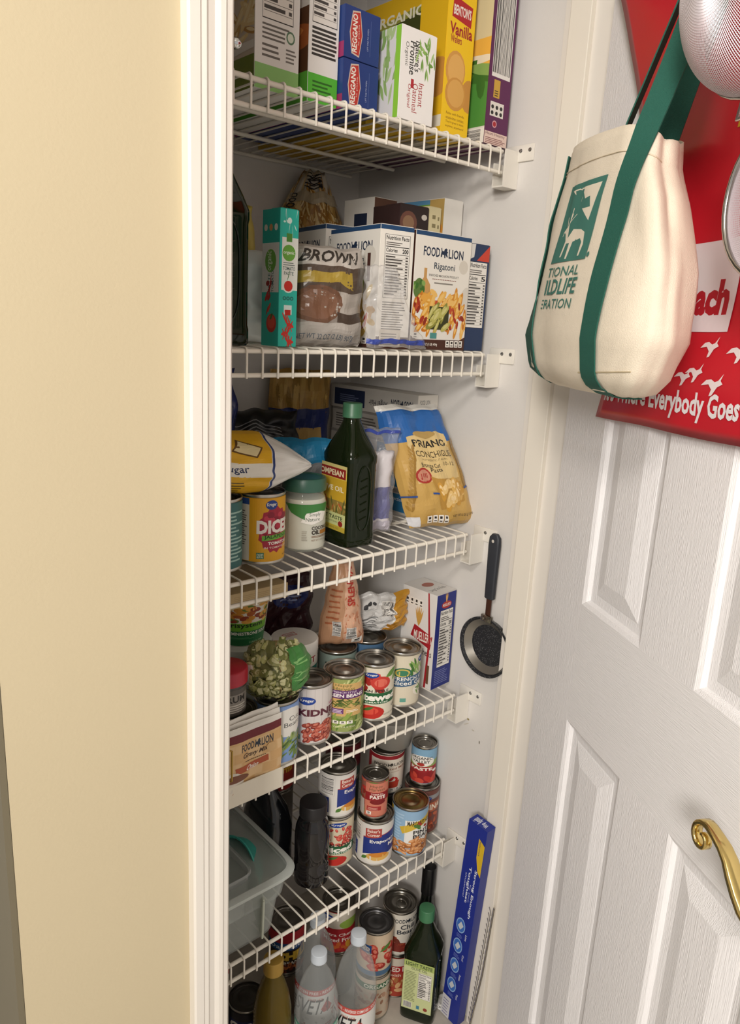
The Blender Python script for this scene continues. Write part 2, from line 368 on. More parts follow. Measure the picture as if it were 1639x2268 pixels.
def carton(name, label, cat, x, y, z, w, d, h, rz=0, base='e6e1d8', F=None, L=None, Tp=None, group=None, rot=None, flap=True, Rr=None):
    t = thing(name, label, cat, (x, y, z), math.radians(rz), group, rot)
    ct = obj('carton', box(0, 0, 0, w, d, h, 0.0012), mat(base, 0.5, var=0.03), t)
    if flap:
        obj('top_flap', box(0.0015, 0.001, h, w - 0.0015, d * .55, h + 0.0007), mat(base, 0.5, var=0.04), t, 0)
    if F: F.build('front_print', ct, plane_map((0.0004, 0, 0.0004), (w - .0008, 0, 0), (0, 0, h - .0008)))
    if L: L.build('side_print', ct, plane_map((0, d - .0004, 0.0004), (0, -d + .0008, 0), (0, 0, h - .0008)))
    if Tp: Tp.build('top_print', ct, plane_map((0, 0, h + 0.0008), (w, 0, 0), (0, d, 0)))
    return t
def nz(x, y, z=0.0): return mnoise.noise(Vector((x, y, z)))
def pillow(w, h, t, seed=0, wr=0.004, wf=7.0, prof=None, pw=2.6, pv=4.0, tw=0.0):
    """front surface of a filled pouch: local x across, z up, -y out"""
    def S(u, v, k=0.0, side=-1):
        ww = w * (prof(v) if prof else 1.0); a = abs(2 * u - 1); b = abs(2 * v - 1)
        th = t * .5 * max(0.0, 1 - a ** pw) ** .6 * max(0.0, 1 - b ** pv) ** .65
        th += wr * (nz(u * wf + seed, v * wf * 1.3, side) + .3 * nz(u * wf * 1.6, v * wf * 1.6 + seed, side)) * min(1, (1 - a) * 6) * min(1, (1 - b) * 8)
        xx = (u - .5) * ww + wr * .6 * nz(v * wf, seed + 3.3) * 2; zz = v * h + wr * nz(u * wf * .7, seed + 9.1)
        return (xx + tw * (v - .5), side * (th + k) + .004 * nz(u * 3, v * 3, seed), zz)
    return S
def gridmap(S, nu, nv, off):
    G = [[Vector(S(i / nu, j / nv)) for j in range(nv + 1)] for i in range(nu + 1)]
    def f(u, v, k):
        a = min(max(u * nu, 0), nu - 1e-6); b = min(max(v * nv, 0), nv - 1e-6); i, j = int(a), int(b); a -= i; b -= j
        g0, g1, g2, g3 = G[i][j], G[i + 1][j], G[i + 1][j + 1], G[i][j + 1]
        p = g0 + (g1 - g0) * a + (g2 - g1) * b if a >= b else g0 + (g3 - g0) * b + (g2 - g3) * a
        du_ = G[i + 1][j] - G[i][j]; dv_ = G[i][j + 1] - G[i][j]; n = du_.cross(dv_)
        n = n.normalized() if n.length > 1e-12 else Vector((0, -1, 0))
        return p + n * (k + off)
    return f
def pouch(name, label, cat, S, m, loc, rz=0, lean=0, roll=0, art=None, nu=26, nv=34, group=None, pname='bag_film', seal=None, rough=0.35, parts=True):
    t = thing(name, label, cat, loc, 0, group, rot=(math.radians(lean), math.radians(roll), math.radians(rz)))
    bm = bmesh.new()
    G = {}
    for sd in (-1, 1):
        for i in range(nu + 1):
            for j in range(nv + 1):
                e = i in (0, nu) or j in (0, nv)
                if sd == 1 and e: G[sd, i, j] = G[-1, i, j]; continue
                p = S(i / nu, j / nv, 0.0, sd)
                G[sd, i, j] = bm.verts.new(p)
        for i in range(nu):
            for j in range(nv):
                q = [G[sd, i, j], G[sd, i + 1, j], G[sd, i + 1, j + 1], G[sd, i, j + 1]]
                for f in ((0, 1, 2), (0, 2, 3)):
                    try: bm.faces.new([q[x] for x in f])
                    except ValueError: pass
    mz = min(v.co.z for v in bm.verts); t.location.z -= min(0.0, mz)
    film = obj(pname, bm, m, t, 180)
    if art: art.build('bag_print', film, gridmap(S, nu, nv, 0.0012), du=nu, dv=nv, rough=rough, eps=6e-5)
    if seal:
        b2 = bmesh.new(); zc = [S(i / nu, .965, .0006) for i in range(nu + 1)]; zd = [S(i / nu, .93, .0006) for i in range(nu + 1)]
        A = [b2.verts.new(p) for p in zc]; B2 = [b2.verts.new(p) for p in zd]
        for i in range(nu): b2.faces.new((A[i], A[i + 1], B2[i + 1], B2[i]))
        obj('seal_strip', b2, seal, t, 180)
    return t
def bottle(name, label, rings, m, cap, capm, loc, rz=0, label_art=None, lmap=None, group=None, du=24, extra=None, cat='bottle', ridges=24, liquid=None):
    t = thing(name, label, cat, loc, rz, group)
    bb = obj('bottle_body', loft(rings), m, t, 50)
    if liquid: obj('liquid', loft(liquid[0]), liquid[1], t, 50)
    r0, z0, z1 = cap; n = ridges * 2; P = []
    def ring(z, amp, q): return [((q + (amp if j % 2 else 0)) * math.cos(2 * PI * j / n), (q + (amp if j % 2 else 0)) * math.sin(2 * PI * j / n), z) for j in range(n)]
    obj('cap', loft([ring(z0, 0, r0), ring(z0 + (z1 - z0) * .25, 0, r0), ring(z0 + (z1 - z0) * .27, -.0005, r0), ring(z1 - .0015, -.0005, r0), ring(z1 - .0004, 0, r0 * .96), ring(z1, 0, r0 * .9)]), capm, t, 50)
    if label_art: label_art.build('label_print', bb, lmap, du=du)
    return t
def ringcirc(prof, n=40): return [[(r * math.cos(2 * PI * j / n), r * math.sin(2 * PI * j / n), z) for j in range(n)] for r, z in prof]
def lion(a, x0, y0, x1, y1, col='1d2c46'):
    w, h = x1 - x0, y1 - y0
    P = [(0, .1), (.18, .1), (.22, .35), (.45, .32), (.5, .05), (.66, .05), (.66, .35), (.85, .12), (1, .15), (.86, .45), (1, .62), (.84, .68), (.9, .86), (.7, .96), (.5, .86), (.42, .66), (.18, .68), (.12, .95), (.0, .9), (.08, .62), (.02, .42)]
    return a.poly([(x0 + p[0] * w, y0 + p[1] * h) for p in P], col)
def foodlion(a, x0, y0, x1, y1, col='1d2c46', rot=0):
    w = x1 - x0
    if rot == 180:
        a.text('FOOD', x0 + w * .6, y0, x1, y1, col, 180, .02); lion(a, x0 + w * .42, y0, x0 + w * .57, y1, col); a.text('LION', x0, y0, x0 + w * .38, y1, col, 180, .02); return a
    a.text('FOOD', x0, y0, x0 + w * .40, y1, col, 0, .02); lion(a, x0 + w * .42, y0 - (y1 - y0) * .05, x0 + w * .60, y1 + (y1 - y0) * .1, col); a.text('LION', x0 + w * .62, y0, x1, y1, col, 0, .02)
    return a
def kroger(a, x, y, rx, ry): a.ell(x, y, rx, ry, '1f3f8f'); a.text('Kroger', x - rx * .8, y - ry * .45, x + rx * .8, y + ry * .5, 'ece8e0', 0, .02); return a
# ------------------------------------------------------------------ top shelf
z = DK[0]
PASTA = ['d9b878', 'c9a25e', 'e6cc94', 'b98c4a']; RED = ['b5291f', '8e1c18', 'd24a35']; GRN = ['5f8a3a', '3f6d2c', '86a85a']
a = Art('cdbfae').rect(0, 0, 1, .17, '6f7f2c').scatter(0, .24, 1, .62, 60, .10, .022, PASTA, 0, 2.4, 3, 'efdcae').scatter(0, .5, 1, .75, 9, .10, .03, RED, 0, 1, 5)
a.poly([(0, .2), (.5, .17), (1, .2), (1, .24), (0, .24)], 'e4dfd6').text('30', .35, .05, .7, .14, 'd7d7b4', 0, .03)
b = Art('e8e6e2').rect(0, 0, 1, .13, '8fc374').nutri(.16, .36, .86, 1.3, None, 14).lines(.16, .26, .8, .35, 4, '6d6963').lines(.16, .17, .6, .25, 3, '6d6963')
b.ell(.80, .30, .10, .034, '5d7f63').ell(.80, .30, .07, .024, 'dde4d4').lines(.70, .17, .94, .25, 4, '77736d')
carton('pasta_carton', 'white box of rotini with a pale green bottom band, leftmost on the top shelf', 'box', -0.444, 0.05, z, 0.071, 0.26, 0.235, 0, 'e8e6e2', b, a)
a = Art('5a3a22').rect(0, 0, 1, .16, '5fae3c').ell(.6, .35, .5, .09, 'a05a2a').ell(.6, .38, .35, .05, 'c98244').rect(0, .5, 1, 1, 'dcd7cf')
b = Art('eceae6').rect(0, 0, 1, .155, '57b83a').nutri(.10, .42, .94, 1.25, None, 16).lines(.10, .25, .94, .41, 7, '3a3835', .6, .08).lines(.15, .04, .85, .13, 4, '2f6a22')
carton('broth_carton', 'white broth carton with a bright green base and long ingredient panel', 'carton', -0.361, 0.045, z, 0.0520, 0.24, 0.235, 0, 'eceae6', b, a)
def reg():
    a = Art('243a78').poly([(.20, .10), (.42, .06), (.50, .5), (.42, .96), (.20, .92), (.13, .5)], 'c9b7a8').poly([(.22, .13), (.41, .09), (.48, .5), (.41, .93), (.22, .89), (.155, .5)], 'b5352f')
    a.text('REGGANO', .21, .14, .35, .88, 'e6dfd4', 90, .03).text('la pasta', .37, .30, .42, .70, 'd9c2b4', 90).text('LIFT TAB TO OPEN', .64, .25, .68, .68, 'aab4d0', 90).rect(.73, .15, .738, .85, '5a6ca0')
    return a
for i, l in enumerate(('blue pasta box with red crest, lower of the two stacked on the top shelf', 'blue pasta box with red crest, upper of the two stacked on the top shelf')):
    carton('pasta_box', l, 'box', -0.307, 0.035, z + i * 0.0665, 0.066, 0.29, 0.0655, 0 if i == 0 else 1, '2a4180', reg(), Art('2c4484').rect(0, 0, 1, .3, 'a4336a'), group='stacked blue pasta boxes', flap=False)
a = Art('d6d4d6')
rnd = random.Random(5)
for i in range(26): a.leaf(rnd.uniform(.05, .8), rnd.uniform(.1, .95), .28, .05, rnd.uniform(.3, 2.4), rnd.choice(('8fae6a', 'a9bf8a', '7f9f5c')))
a.rect(.80, 0, 1, 1, '8cc63e')
b = Art('f1efec').text("Nature's", .40, .55, .56, .88, '3a3a36', -90, .015).text('Promise', .25, .50, .42, .86, '3a3a36', -90, .015).text('Organic', .10, .58, .22, .84, '55534e', -90)
b.rect(.32, .36, .40, .46, 'b02a35').text('Instant', .55, .18, .70, .44, 'a5262f', -90).text('Oatmeal', .38, .10, .53, .42, 'a5262f', -90).text('Original', .22, .14, .33, .40, 'a5262f', -90)
for i in range(20): b.leaf(rnd.uniform(.45, .95), rnd.uniform(.62, .98), .16, .022, rnd.uniform(-2.5, 0), rnd.choice(('8cb35c', 'a3c47a', '6f9a45')))
carton('oatmeal_box', 'white oatmeal box with a lime green edge and leaf pattern on the top shelf', 'box', -0.226, 0.006, z, 0.072, 0.052, 0.122, 0, 'f1efec', b, a)
a = Art('b9b2a6').rect(0, .62, 1, 1, 'd3a81e').poly([(0, .50), (1, .62), (1, .86), (0, .72)], '3d421b').poly([(0, .72), (1, .86), (1, .9), (0, .78)], '8a8a3a').ell(.62, .66, .12, .055, 'dfe3dd').ell(.62, .66, .09, .042, '2e6a66').text('USDA', .55, .66, .69, .69, 'e6e6e0', 0, .02).text('ORGANIC', .52, .83, 1.0, .9, 'dcd7c0', 0, .03).text('NON-GMO', .15, .46, .55, .50, '7d776c', 0, .02)
b = Art('dcd8d0').nutri(.06, .30, .94, 1.0, '280', 12).ell(.5, .25, .4, .05, '3c79b4').rect(.1, .10, .9, .18, '3a3836').barcode(0, 0, 1, .09, False)
carton('cereal_box', 'grey and yellow box with dark olive stripe behind the oatmeal box', 'box', -0.104, 0.09, z, 0.046, 0.27, 0.225, 0, 'c4bdb0', b, a)
a = Art('d9ac1c').ell(.75, .35, .5, .12, 'c0873c').rect(0, .05, 1, .12, 'd9d2c0')
b = Art('f0c51f').barcode(.25, .87, .85, 1.0).poly([(.15, .70), (.85, .67), (.88, .79), (.18, .82)], 'b3242a').text("BENTON'S", .20, .715, .83, .775, 'efe6dc', 0, .03).text('Vanilla', .10, .60, .92, .67, 'a01f2c', 0, .03).text('Wafers', .15, .555, .55, .60, 'a01f2c', 0, .02)
b.ell(.95, .27, .30, .10, 'c98f45').ell(.40, .40, .36, .115, 'd39a4c').ell(.42, .40, .30, .095, 'e0ad60').ell(.45, .26, .38, .10, 'cd9446').ell(.46, .265, .31, .083, 'dba759')
for i, s in enumerate(('Relax with friends,', 'snack-time cookies.', "They're great to share,", 'anytime, anywhere!')): b.text(s, .16, .13 - i * .026, .84, .148 - i * .026, '8a5a1a')
carton('wafer_box', 'bright yellow vanilla wafer box with two golden cookies pictured', 'box', -0.117, 0.024, z, 0.063, 0.06, 0.24, 0, 'eec21e', b, a)
a = Art('e8b24a').rect(0, .62, 1, 1, 'd6c9a0').rect(0, .10, 1, .42, '4f8c3c').ell(.5, .42, .7, .06, '6aa544').ell(.8, .5, .25, .03, 'e9ddc4').ell(.4, .58, .22, .02, 'f0e7d4').scatter(.5, .36, 1, .44, 8, .1, .03, GRN).rect(0, 0, 1, .10, 'd8d4cc').text('meal', .5, .2, .85, .235, 'dde6d0').text('b!', .3, .86, .8, .97, '6a2030', 0, .02).barcode(.4, .0, 1, .09, False)
b = Art('5d2350').barcode(.12, .40, .92, .98, True, 20).rect(.25, .28, .52, .385, 'c9a03c').lines(.30, .29, .48, .33, 3, '3a2a20').rect(.16, .17, .75, .255, 'e4ded6')
for i in range(6): b.ell(.26 + (i % 3) * .19, .19 + (i // 3) * .035, .06, .012, '2a2726')
b.ell(.40, .125, .10, .022, 'd8a0a8').ell(.40, .125, .07, .015, 'a8242c').rect(0, 0, 1, .075, 'e3c9bd').text('Heart Healthy', .05, .05, .9, .072, '5a2a34').lines(.05, .005, .95, .045, 4, '8a5a5a')
carton('cereal_box', 'purple cereal box with a tall barcode, against the right wall on the top shelf', 'box', -0.0354, 0.004, z, 0.0574, 0.32, 0.25, 0, '5d2350', b, a)
carton('cracker_box', 'low yellow box lying behind the oatmeal box on the top shelf', 'box', -0.228, 0.075, z, 0.115, 0.30, 0.07, 0, 'c9a41c', None, None, flap=False)
# ------------------------------------------------------------------ second shelf
z = DK[1]
def olive_rings(a, b, h, neck=0.015, e=5):
    return [sup(a * .93, b * .93, 0, e), sup(a, b, 0.003, e), sup(a, b, h * .08, e), sup(a * .97, b * .97, h * .10, e), sup(a * .97, b * .97, h * .58, e), sup(a, b, h * .60, e), sup(a, b, h * .64, e), sup(a * .85, b * .82, h * .71, 4), sup(a * .62, b * .58, h * .79, 3), sup(neck * 1.1, neck * 1.1, h * .86, 2), sup(neck, neck, h * .88, 2), sup(neck, neck, h * .95, 2)]
M_olive = tinted('18220f', '3f4d20', 0.30, 0.06)
M_oil = mat('2c3512', 0.2, 0, 0.1, 12)
def olive(label, x, y, z, a, b, h, rz, art, capcol='3d6b4e', lf='L', panel=True, art2=None):
    R = olive_rings(a, b, h); liq = [[(p[0] * .95, p[1] * .95, .002 + p[2] * .985) for p in r] for r in R[:7]]
    t = bottle('olive_oil_bottle', label, R, M_olive, (0.0165, h * .90, h), mat(capcol, 0.4, 0, .03), (x, y, z), math.radians(rz), ridges=22, liquid=(liq, M_oil))
    if art:
        if lf == 'L': m = plane_map((-a * 0.978, b * .85, h * .11), (0, -2 * b * .85, 0), (0, 0, h * .47), .0004)
        else: m = plane_map((-a * .85, -b * .978, h * .11), (2 * a * .85, 0, 0), (0, 0, h * .47), .0004)
        art.build('label_print', t, m)
    if panel:
        P = [(a * .42 * math.cos(q * PI / 12), -b * .985, h * .35 + h * .23 * math.copysign(abs(math.sin(q * PI / 12)) ** .6, math.sin(q * PI / 12))) for q in range(25)]
        obj('moulded_groove', tube(P, 0.0013, 6), M_olive, t)
        g2 = bmesh.new()
        for q in range(6): tube([(-a * .2, -b * .985, h * (.2 + .055 * q)), (a * .2, -b * .985, h * (.22 + .055 * q))], 0.0009, 5, bm=g2)
        obj('moulded_ribs', g2, M_olive, t)
    return t
olive('tall dark green oil bottle half hidden by the left jamb on the second shelf', -0.503, 0.045, z, 0.036, 0.036, 0.27, 0, None)
S = pillow(0.11, 0.13, 0.07, 3, 0.006)
pouch('flour_bag', 'white plastic flour bag beside the dark oil bottle', 'bag', S, mat('d5dcda', 0.4, 0, .05, 20), (-0.437, 0.115, z), -35)
S = pillow(0.10, 0.20, 0.05, 8, 0.006)
pouch('snack_bag', 'yellow and teal bag behind the tomato paste box', 'bag', S, mat('b9a84e', 0.4, 0, .1, 8), (-0.405, 0.20, z), -35, art=Art().rect(0, 0, 1, .6, '4f9a93').rect(0, .6, 1, .66, 'd8cf6a'))
S = pillow(0.15, 0.285, 0.05, 12, 0.006)
pouch('storage_bag', 'teal topped plastic bag behind the dark oil bottle', 'bag', S, clear('7fb9bd', .45, .2), (-0.485, 0.30, z), -30, art=Art().rect(0, .86, 1, .97, '3fa3ad'))
a = Art('d9dcd6').rect(0, .76, 1, 1, '2aa99b').rect(0, 0, 1, .40, '2fb5a5').ell(.5, .63, .33, .085, '6aa544').text('organic', .3, .56, .62, .70, 'e9efe0', 90).text('TOMATO', .56, .40, .70, .56, '3b6a66', 90, .01).text('PASTE', .36, .40, .50, .54, '3b6a66', 90, .01)
a.scatter(.3, .24, .5, .48, 8, .10, .02, RED, .5, 1, 4).ell(.6, .17, .30, .07, 'c23a2c').ell(.6, .18, .22, .05, 'd6553f').leaf(.5, .20, .2, .02, .2, '3f6d2c')
for i in range(3): a.ell(.2 + .3 * i, .87, .10, .025, ('d8d2c4', 'd49a62', 'e8e8e0')[i])
b = Art('2fb5a5').rect(.12, .42, 1, .80, 'e4e6e0').ell(.5, .69, .36, .06, '6aa544').text('organic', .2, .675, .8, .705, 'eef3e6', 0, .01).rect(.35, .77, .66, .83, '4f8c3c').lines(.2, .60, .85, .63, 2, '7d8885').text('TOMATO', .18, .565, .86, .592, '3f5a58', 0, .01).text('PASTE', .25, .53, .78, .556, '3f5a58', 0, .01)
b.ell(.5, .455, .34, .055, 'dfe9e2').ell(.5, .45, .24, .04, 'c8322a').leaf(.42, .48, .2, .01, .5, '3f6d2c').rect(.28, .24, .72, .31, 'd5e8e4').rect(.34, .235, .66, .275, 'b8281f').text('ooo', .2, .345, .8, .375, '2b6f68', 0, .03)
for q in range(14): b.ell(.5 + .18 * math.sin(q * .8), .005 + q * .0155, .17, .014, 'c9332b', 0.5 * math.cos(q * .8))
for q in range(8): b.leaf(.15 + .1 * q, .91 + .03 * math.sin(q * 2), .15, .008, q, 'cfeee6')
b.ell(.5, .92, .12, .022, 'd9efe8')
carton('tomato_paste_box', 'slim teal tomato paste tube box standing on the second shelf', 'box', -0.4295, 0.004, z, 0.031, 0.042, 0.182, 0, '2aa99b', b, a)
W_ = 'ece7de'; BL = '24476f'; BR = '4a2a20'
def pbox(nm):
    a = Art(W_).rect(0, .965, 1, 1, BL).rect(0, 0, 1, .045, BR); foodlion(a, .14, .80, .86, .88); return a
a = pbox('e'); a.text('Elbow', .2, .70, .62, .77, '3d4650').text('Macaroni', .2, .62, .8, .69, '3d4650').lines(.2, .57, .8, .6, 1, '77736d').scatter(0, .05, 1, .45, 40, .08, .025, PASTA)
carton('elbow_pasta_box', 'white elbow macaroni box behind the brown sugar bag', 'box', -0.2160, 0.180, z, 0.060, 0.14, 0.197, -9, W_, Art(W_).rect(0, .965, 1, 1, BL).nutri(.1, .2, .9, .9, '200'), a)
a = pbox('p'); a.text('Penne Rigate', .08, .68, .92, .76, '33404f', 0, .01).text('ENRICHED MACARONI PRODUCT', .15, .63, .85, .65, '5b5650').ell(.82, .75, .12, .09, 'dcd6cb').rect(.78, .55, .84, .78, '4a2a24').scatter(.2, .10, .95, .50, 40, .09, .03, ['d9b45e', 'e6cb86', 'c99a4a', 'b8402e', '9db05a'], .6, 1.6, 6).icons(.5, .03, .95, .09)
b = Art(W_).rect(0, .965, 1, 1, BL).nutri(.14, .42, .90, .93, '200', 14).lines(.14, .16, .85, .40, 12, '6a655f').rect(0, 0, 1, .10, BR).rect(.1, .02, .75, .16, 'd9cfc0').lines(.15, .03, .7, .14, 5, '77706a')
carton('penne_pasta_box', 'white penne box with a nutrition panel, turned corner-on beside the rigatoni', 'box', -0.2395, 0.014, z, 0.064, 0.145, 0.185, -7, W_, b, a)
a = pbox('r'); a.rect(0, 0, 1, .12, BR).poly([(0, .12), (.08, .155), (.5, .17), (.92, .155), (1, .12), (.9, .09), (.1, .09)], 'e7e2da').text('Rigatoni', .34, .68, .72, .755, '33404f', 0, .01).text('ENRICHED MACARONI PRODUCT', .26, .635, .80, .655, '5b5650', 0, .01).text('..............', .32, .61, .76, .617, '7a3a2a', 0, .03).lines(.36, .575, .70, .59, 1, '8a857d', .8, 0)
a.ell(.88, .74, .085, .06, 'd8d1c5').poly([(.10, .40), (.30, .40), (.29, .56), (.22, .62), (.22, .70), (.17, .70), (.17, .62), (.10, .56)], 'c99a5c').ell(.10, .52, .10, .09, '5d7a3e').scatter(.0, .45, .18, .58, 10, .03, .02, GRN).ell(.97, .45, .10, .12, 'd9d3c8')
a.scatter(.03, .18, .97, .46, 80, .095, .030, ['e0a03c', 'd68f2e', 'ebb75e', 'c97a28'], .5, 2.2, 8, 'f0c676').scatter(.05, .2, .95, .42, 26, .04, .02, ['a8341f', '8f2a1a', 'c0502e'], 0, 3, 9).scatter(.2, .40, .8, .50, 8, .07, .025, ['e5a848', 'eebf6c'], .4, 1.5, 4)
a.rect(.30, .18, .66, .38, '3a3a1c').scatter(.32, .20, .64, .36, 12, .09, .028, ['a8a24e', '8f8c3c', 'bdb764'], .6, 1.0, 3, 'cfc985')
a.icons(.02, .10, .13, .15, 1).rect(.34, .10, .46, .15, '4f8f8a').text('NET WT 16 OZ (1 LB) 454g', .04, .03, .48, .06, 'e8e2d8', 0, .02).icons(.63, .025, .96, .085)
carton('rigatoni_box', 'white rigatoni box with a big pasta picture and a clear window', 'box', -0.169, 0.009, z, 0.131, 0.050, 0.1845, 0, W_, a, Art(BR))
b = Art('1d3358').poly([(1, 1), (1, .85), (.35, .85)], 'c8402c').poly([(0, 1), (.25, 1), (.2, .88), (0, .86)], 'd8d6d2').nutri(0, .22, .93, .84, '5', 14)
carton('tea_box', 'navy box with a red corner at the right end of the second shelf', 'box', -0.034, 0.014, z, 0.050, 0.075, 0.178, 0, '1d3358', b, None)
S = pillow(0.12, 0.31, 0.075, 5, 0.006, prof=lambda v: 1.0 if v < .72 else max(.3, 1.0 - (v - .72) * 2.4), pw=2.2)
a = Art().rect(0, 0, 1, .80, 'c79c52').scatter(0, .45, 1, .84, 70, .16, .022, ['d6b06a', 'b98a40', 'e3c688', 'a87832', '8d6428'], 0, 3, 4, 'e6cd96').rect(0, .80, 1, .86, 'b7a98e').text('LION', .30, .88, .72, .965, '26242a', 90, .03).text('FOOD', .05, .75, .2, .86, '26242a', 90, .02)
pouch('noodle_bag', 'clear egg noodle bag with a pinched top at the back of the second shelf', 'bag', S, mat('d6cfc2', .3, 0, .05, 20), (-0.118, 0.356, z), -30, art=a)
a = Art('dad5cc').rect(.35, .0, .78, .9, '1c2740'); b = Art('c9b79c').rect(0, .93, 1, 1, '5a3a2c').rect(0, .70, 1, .93, '9a6a4a').icons(.25, .80, .95, .92).scatter(.1, .55, 1, .80, 16, .1, .02, PASTA)
carton('spaghetti_box', 'tall pasta box at the back showing a dark side and noodle picture', 'box', -0.093, 0.20, z, 0.055, 0.085, 0.258, 0, 'cfc8bd', b, a)
carton('rice_box', 'dark maroon box directly behind the rigatoni box', 'box', -0.122, 0.10, z, 0.064, 0.075, 0.236, -4, '32201f', Art('2a1d1d').ell(.3, .88, .3, .08, '6a4438').ell(.3, .88, .2, .05, '8a6a50').ell(.85, .93, .1, .02, 'c8c0b8'), None)
carton('couscous_box', 'narrow cream box behind the rigatoni, beside the white and green box', 'box', -0.054, 0.100, z, 0.031, 0.09, 0.240, 0, 'd6ca9e', Art('d9cda2').lines(.3, .8, .65, .98, 3, '8a7f5a').lines(.75, .8, .9, .97, 3, '8a7f5a'), None)
carton('pasta_carton', 'white box with green and orange side in the right back corner above the rigatoni', 'box', -0.018, 0.098, z, 0.048, 0.12, 0.258, 0, 'e2ded6', Art('e6e2da'), Art('6fa03c').rect(0, .97, 1, 1, '5b8fb4').rect(.7, 0, 1, 1, 'b99a5a').ell(.8, .8, .2, .06, 'c98a3a'))
S = pillow(0.122, 0.142, 0.075, 21, 0.004, pw=3)
a = Art().rect(0, 0, 1, 1, '8c827a').rect(0, .80, 1, 1, 'b8b0a8').text('BROWN', .12, .83, .85, .95, '3a342f', 0, .03, .15).rect(0, .50, 1, .80, '54463c').poly([(0, .62), (.55, .64), (.75, .58), (.72, .76), (.5, .74), (0, .74)], 'a38a3a').rect(.3, .30, 1, .55, 'a69e96').ell(.30, .42, .32, .19, '6a4a38').ell(.30, .42, .26, .15, '7a5744').rect(.55, .24, 1, .34, '4a3d35').rect(0, 0, 1, .24, 'aaa39c').text('NET WT 32 OZ (2 LB) 907g', .05, .06, .8, .13, '5b646e', 0, .01)
pouch('brown_sugar_bag', 'crinkled clear bag of brown sugar in front of the macaroni box', 'bag', S, mat('9a9088', .25, 0, .06, 20), (-0.322, 0.044, z), -12, art=a, rough=.25)
S = pillow(0.115, 0.120, 0.014, 31, 0.009, prof=lambda v: 1.0 - .5 * v, tw=-.04, pv=6)
pouch('zip_bag', 'loose clear zip bag with a blue closure lying against the penne box', 'bag', S, clear('e8e6e6', .82, .08), (-0.232, -0.004, z + .001), -8, art=Art().rect(0, .05, 1, .11, '3a4a9a'))
# ------------------------------------------------------------------ third shelf
z = DK[2]
a = Art('e0a51e').rect(.0, 0, .30, 1, 'ddd5c6').lines(.03, .25, .27, .82, 16, '6a625a').rect(0, .90, .3, 1, '2f4f93')
rnd = random.Random(2); P = []
for i in range(30):
    t = 2 * PI * i / 30; q = 1 + (.12 if i % 2 else 0); P.append((.66 + .23 * q * math.cos(t), .50 + .34 * q * math.sin(t)))
a.poly(P, 'a8233a').scatter(.5, .25, .86, .75, 34, .05, .05, ['b82a42', '96203a', 'c63c50', '8a1a30'], 0, 3, 6); kroger(a, .60, .90, .085, .075)
a.text('DICED', .40, .44, .99, .66, 'f2ece4', 0, .05).poly([(.47, .33), (.99, .36), (.99, .44), (.47, .41)], '6fae3a').text('JALAPENOS', .50, .345, .93, .42, '23421c', 0, .02).text('WITH', .62, .425, .74, .45, '23421c').text('TOMATOES', .55, .26, .90, .31, 'f4eee8', 0, .03).text('IN TOMATO JUICE', .50, .19, .95, .23, 'efd9cf', 0, .02).rect(.40, .04, .50, .14, '4f7f5a').text('non', .41, .09, .49, .125, 'e8efe6').text('BPA', .41, .05, .49, .085, 'e8efe6').text('NET WT', .80, .05, .95, .08, '7a4a10')
can('yellow diced tomato can at the left end of the third shelf, under the sugar bag', -0.409, 0.070, z, a, base='e0a51e', off=8)
can('teal labelled can cut off by the left jamb beside the yellow diced tomato can', -0.487, 0.070, z, Art('3a6a6a').lines(.2, .1, .95, .9, 14, '9fc0b8'), base='3a6a6a')
jar = thing('coconut_oil_jar', 'glass jar of white coconut oil with a dark green lid', 'jar', (-0.317, 0.083, z))
obj('glass', lathe([(.030, 0), (.0355, .003), (.037, .010), (.037, .080), (.0345, .090), (.032, .094), (.032, .104)], 44), clear('cfd6cc', .72, .05), jar, 50)
obj('coconut_oil', lathe([(.029, .003), (.0350, .006), (.0360, .011), (.0360, .080), (.0335, .088)], 44), mat('e8e4d6', .5, 0, .04, 20), jar, 50)
lid = obj('lid', lathe([(.0335, .100), (.0362, .101), (.0362, .118), (.0345, .1215), (.030, .122), (.029, .1205), (.0005, .1205)], 44), mat('355f50', .35, 0, .04), jar, 50)
a = Art().rect(.0, 0, .30, 1, 'e2ddd2').barcode(.05, .45, .25, .8, False).poly([(.25, 1), (1, 1), (1, .95), (.78, .62), (.55, .66), (.36, .80)], '3f7f3f').poly([(.50, .60), (.58, .80), (.80, .84), (.92, .80), (.86, .62), (.66, .54)], 'f0ede6').text('Simply', .62, .71, .80, .81, '4a5a48').text('Nature', .57, .62, .79, .70, '4a5a48').text('COCONUT', .66, .42, .99, .50, '2f241e', 0, .03).text('OIL', .66, .31, .79, .41, '2f241e', 0, .04).rect(.80, .31, .97, .40, 'a8702e').lines(.66, .24, .95, .29, 2, '8a6a50', .5, .1).lines(.52, .18, .60, .42, 6, 'a8a294').text('NET WT 14 FL OZ', .66, .16, .92, .20, '8a6a50')
a.build('label_print', jar, cyl_map(.037, .008, .082, facing(-.317, .083) - .12, PI, .0004), du=32)
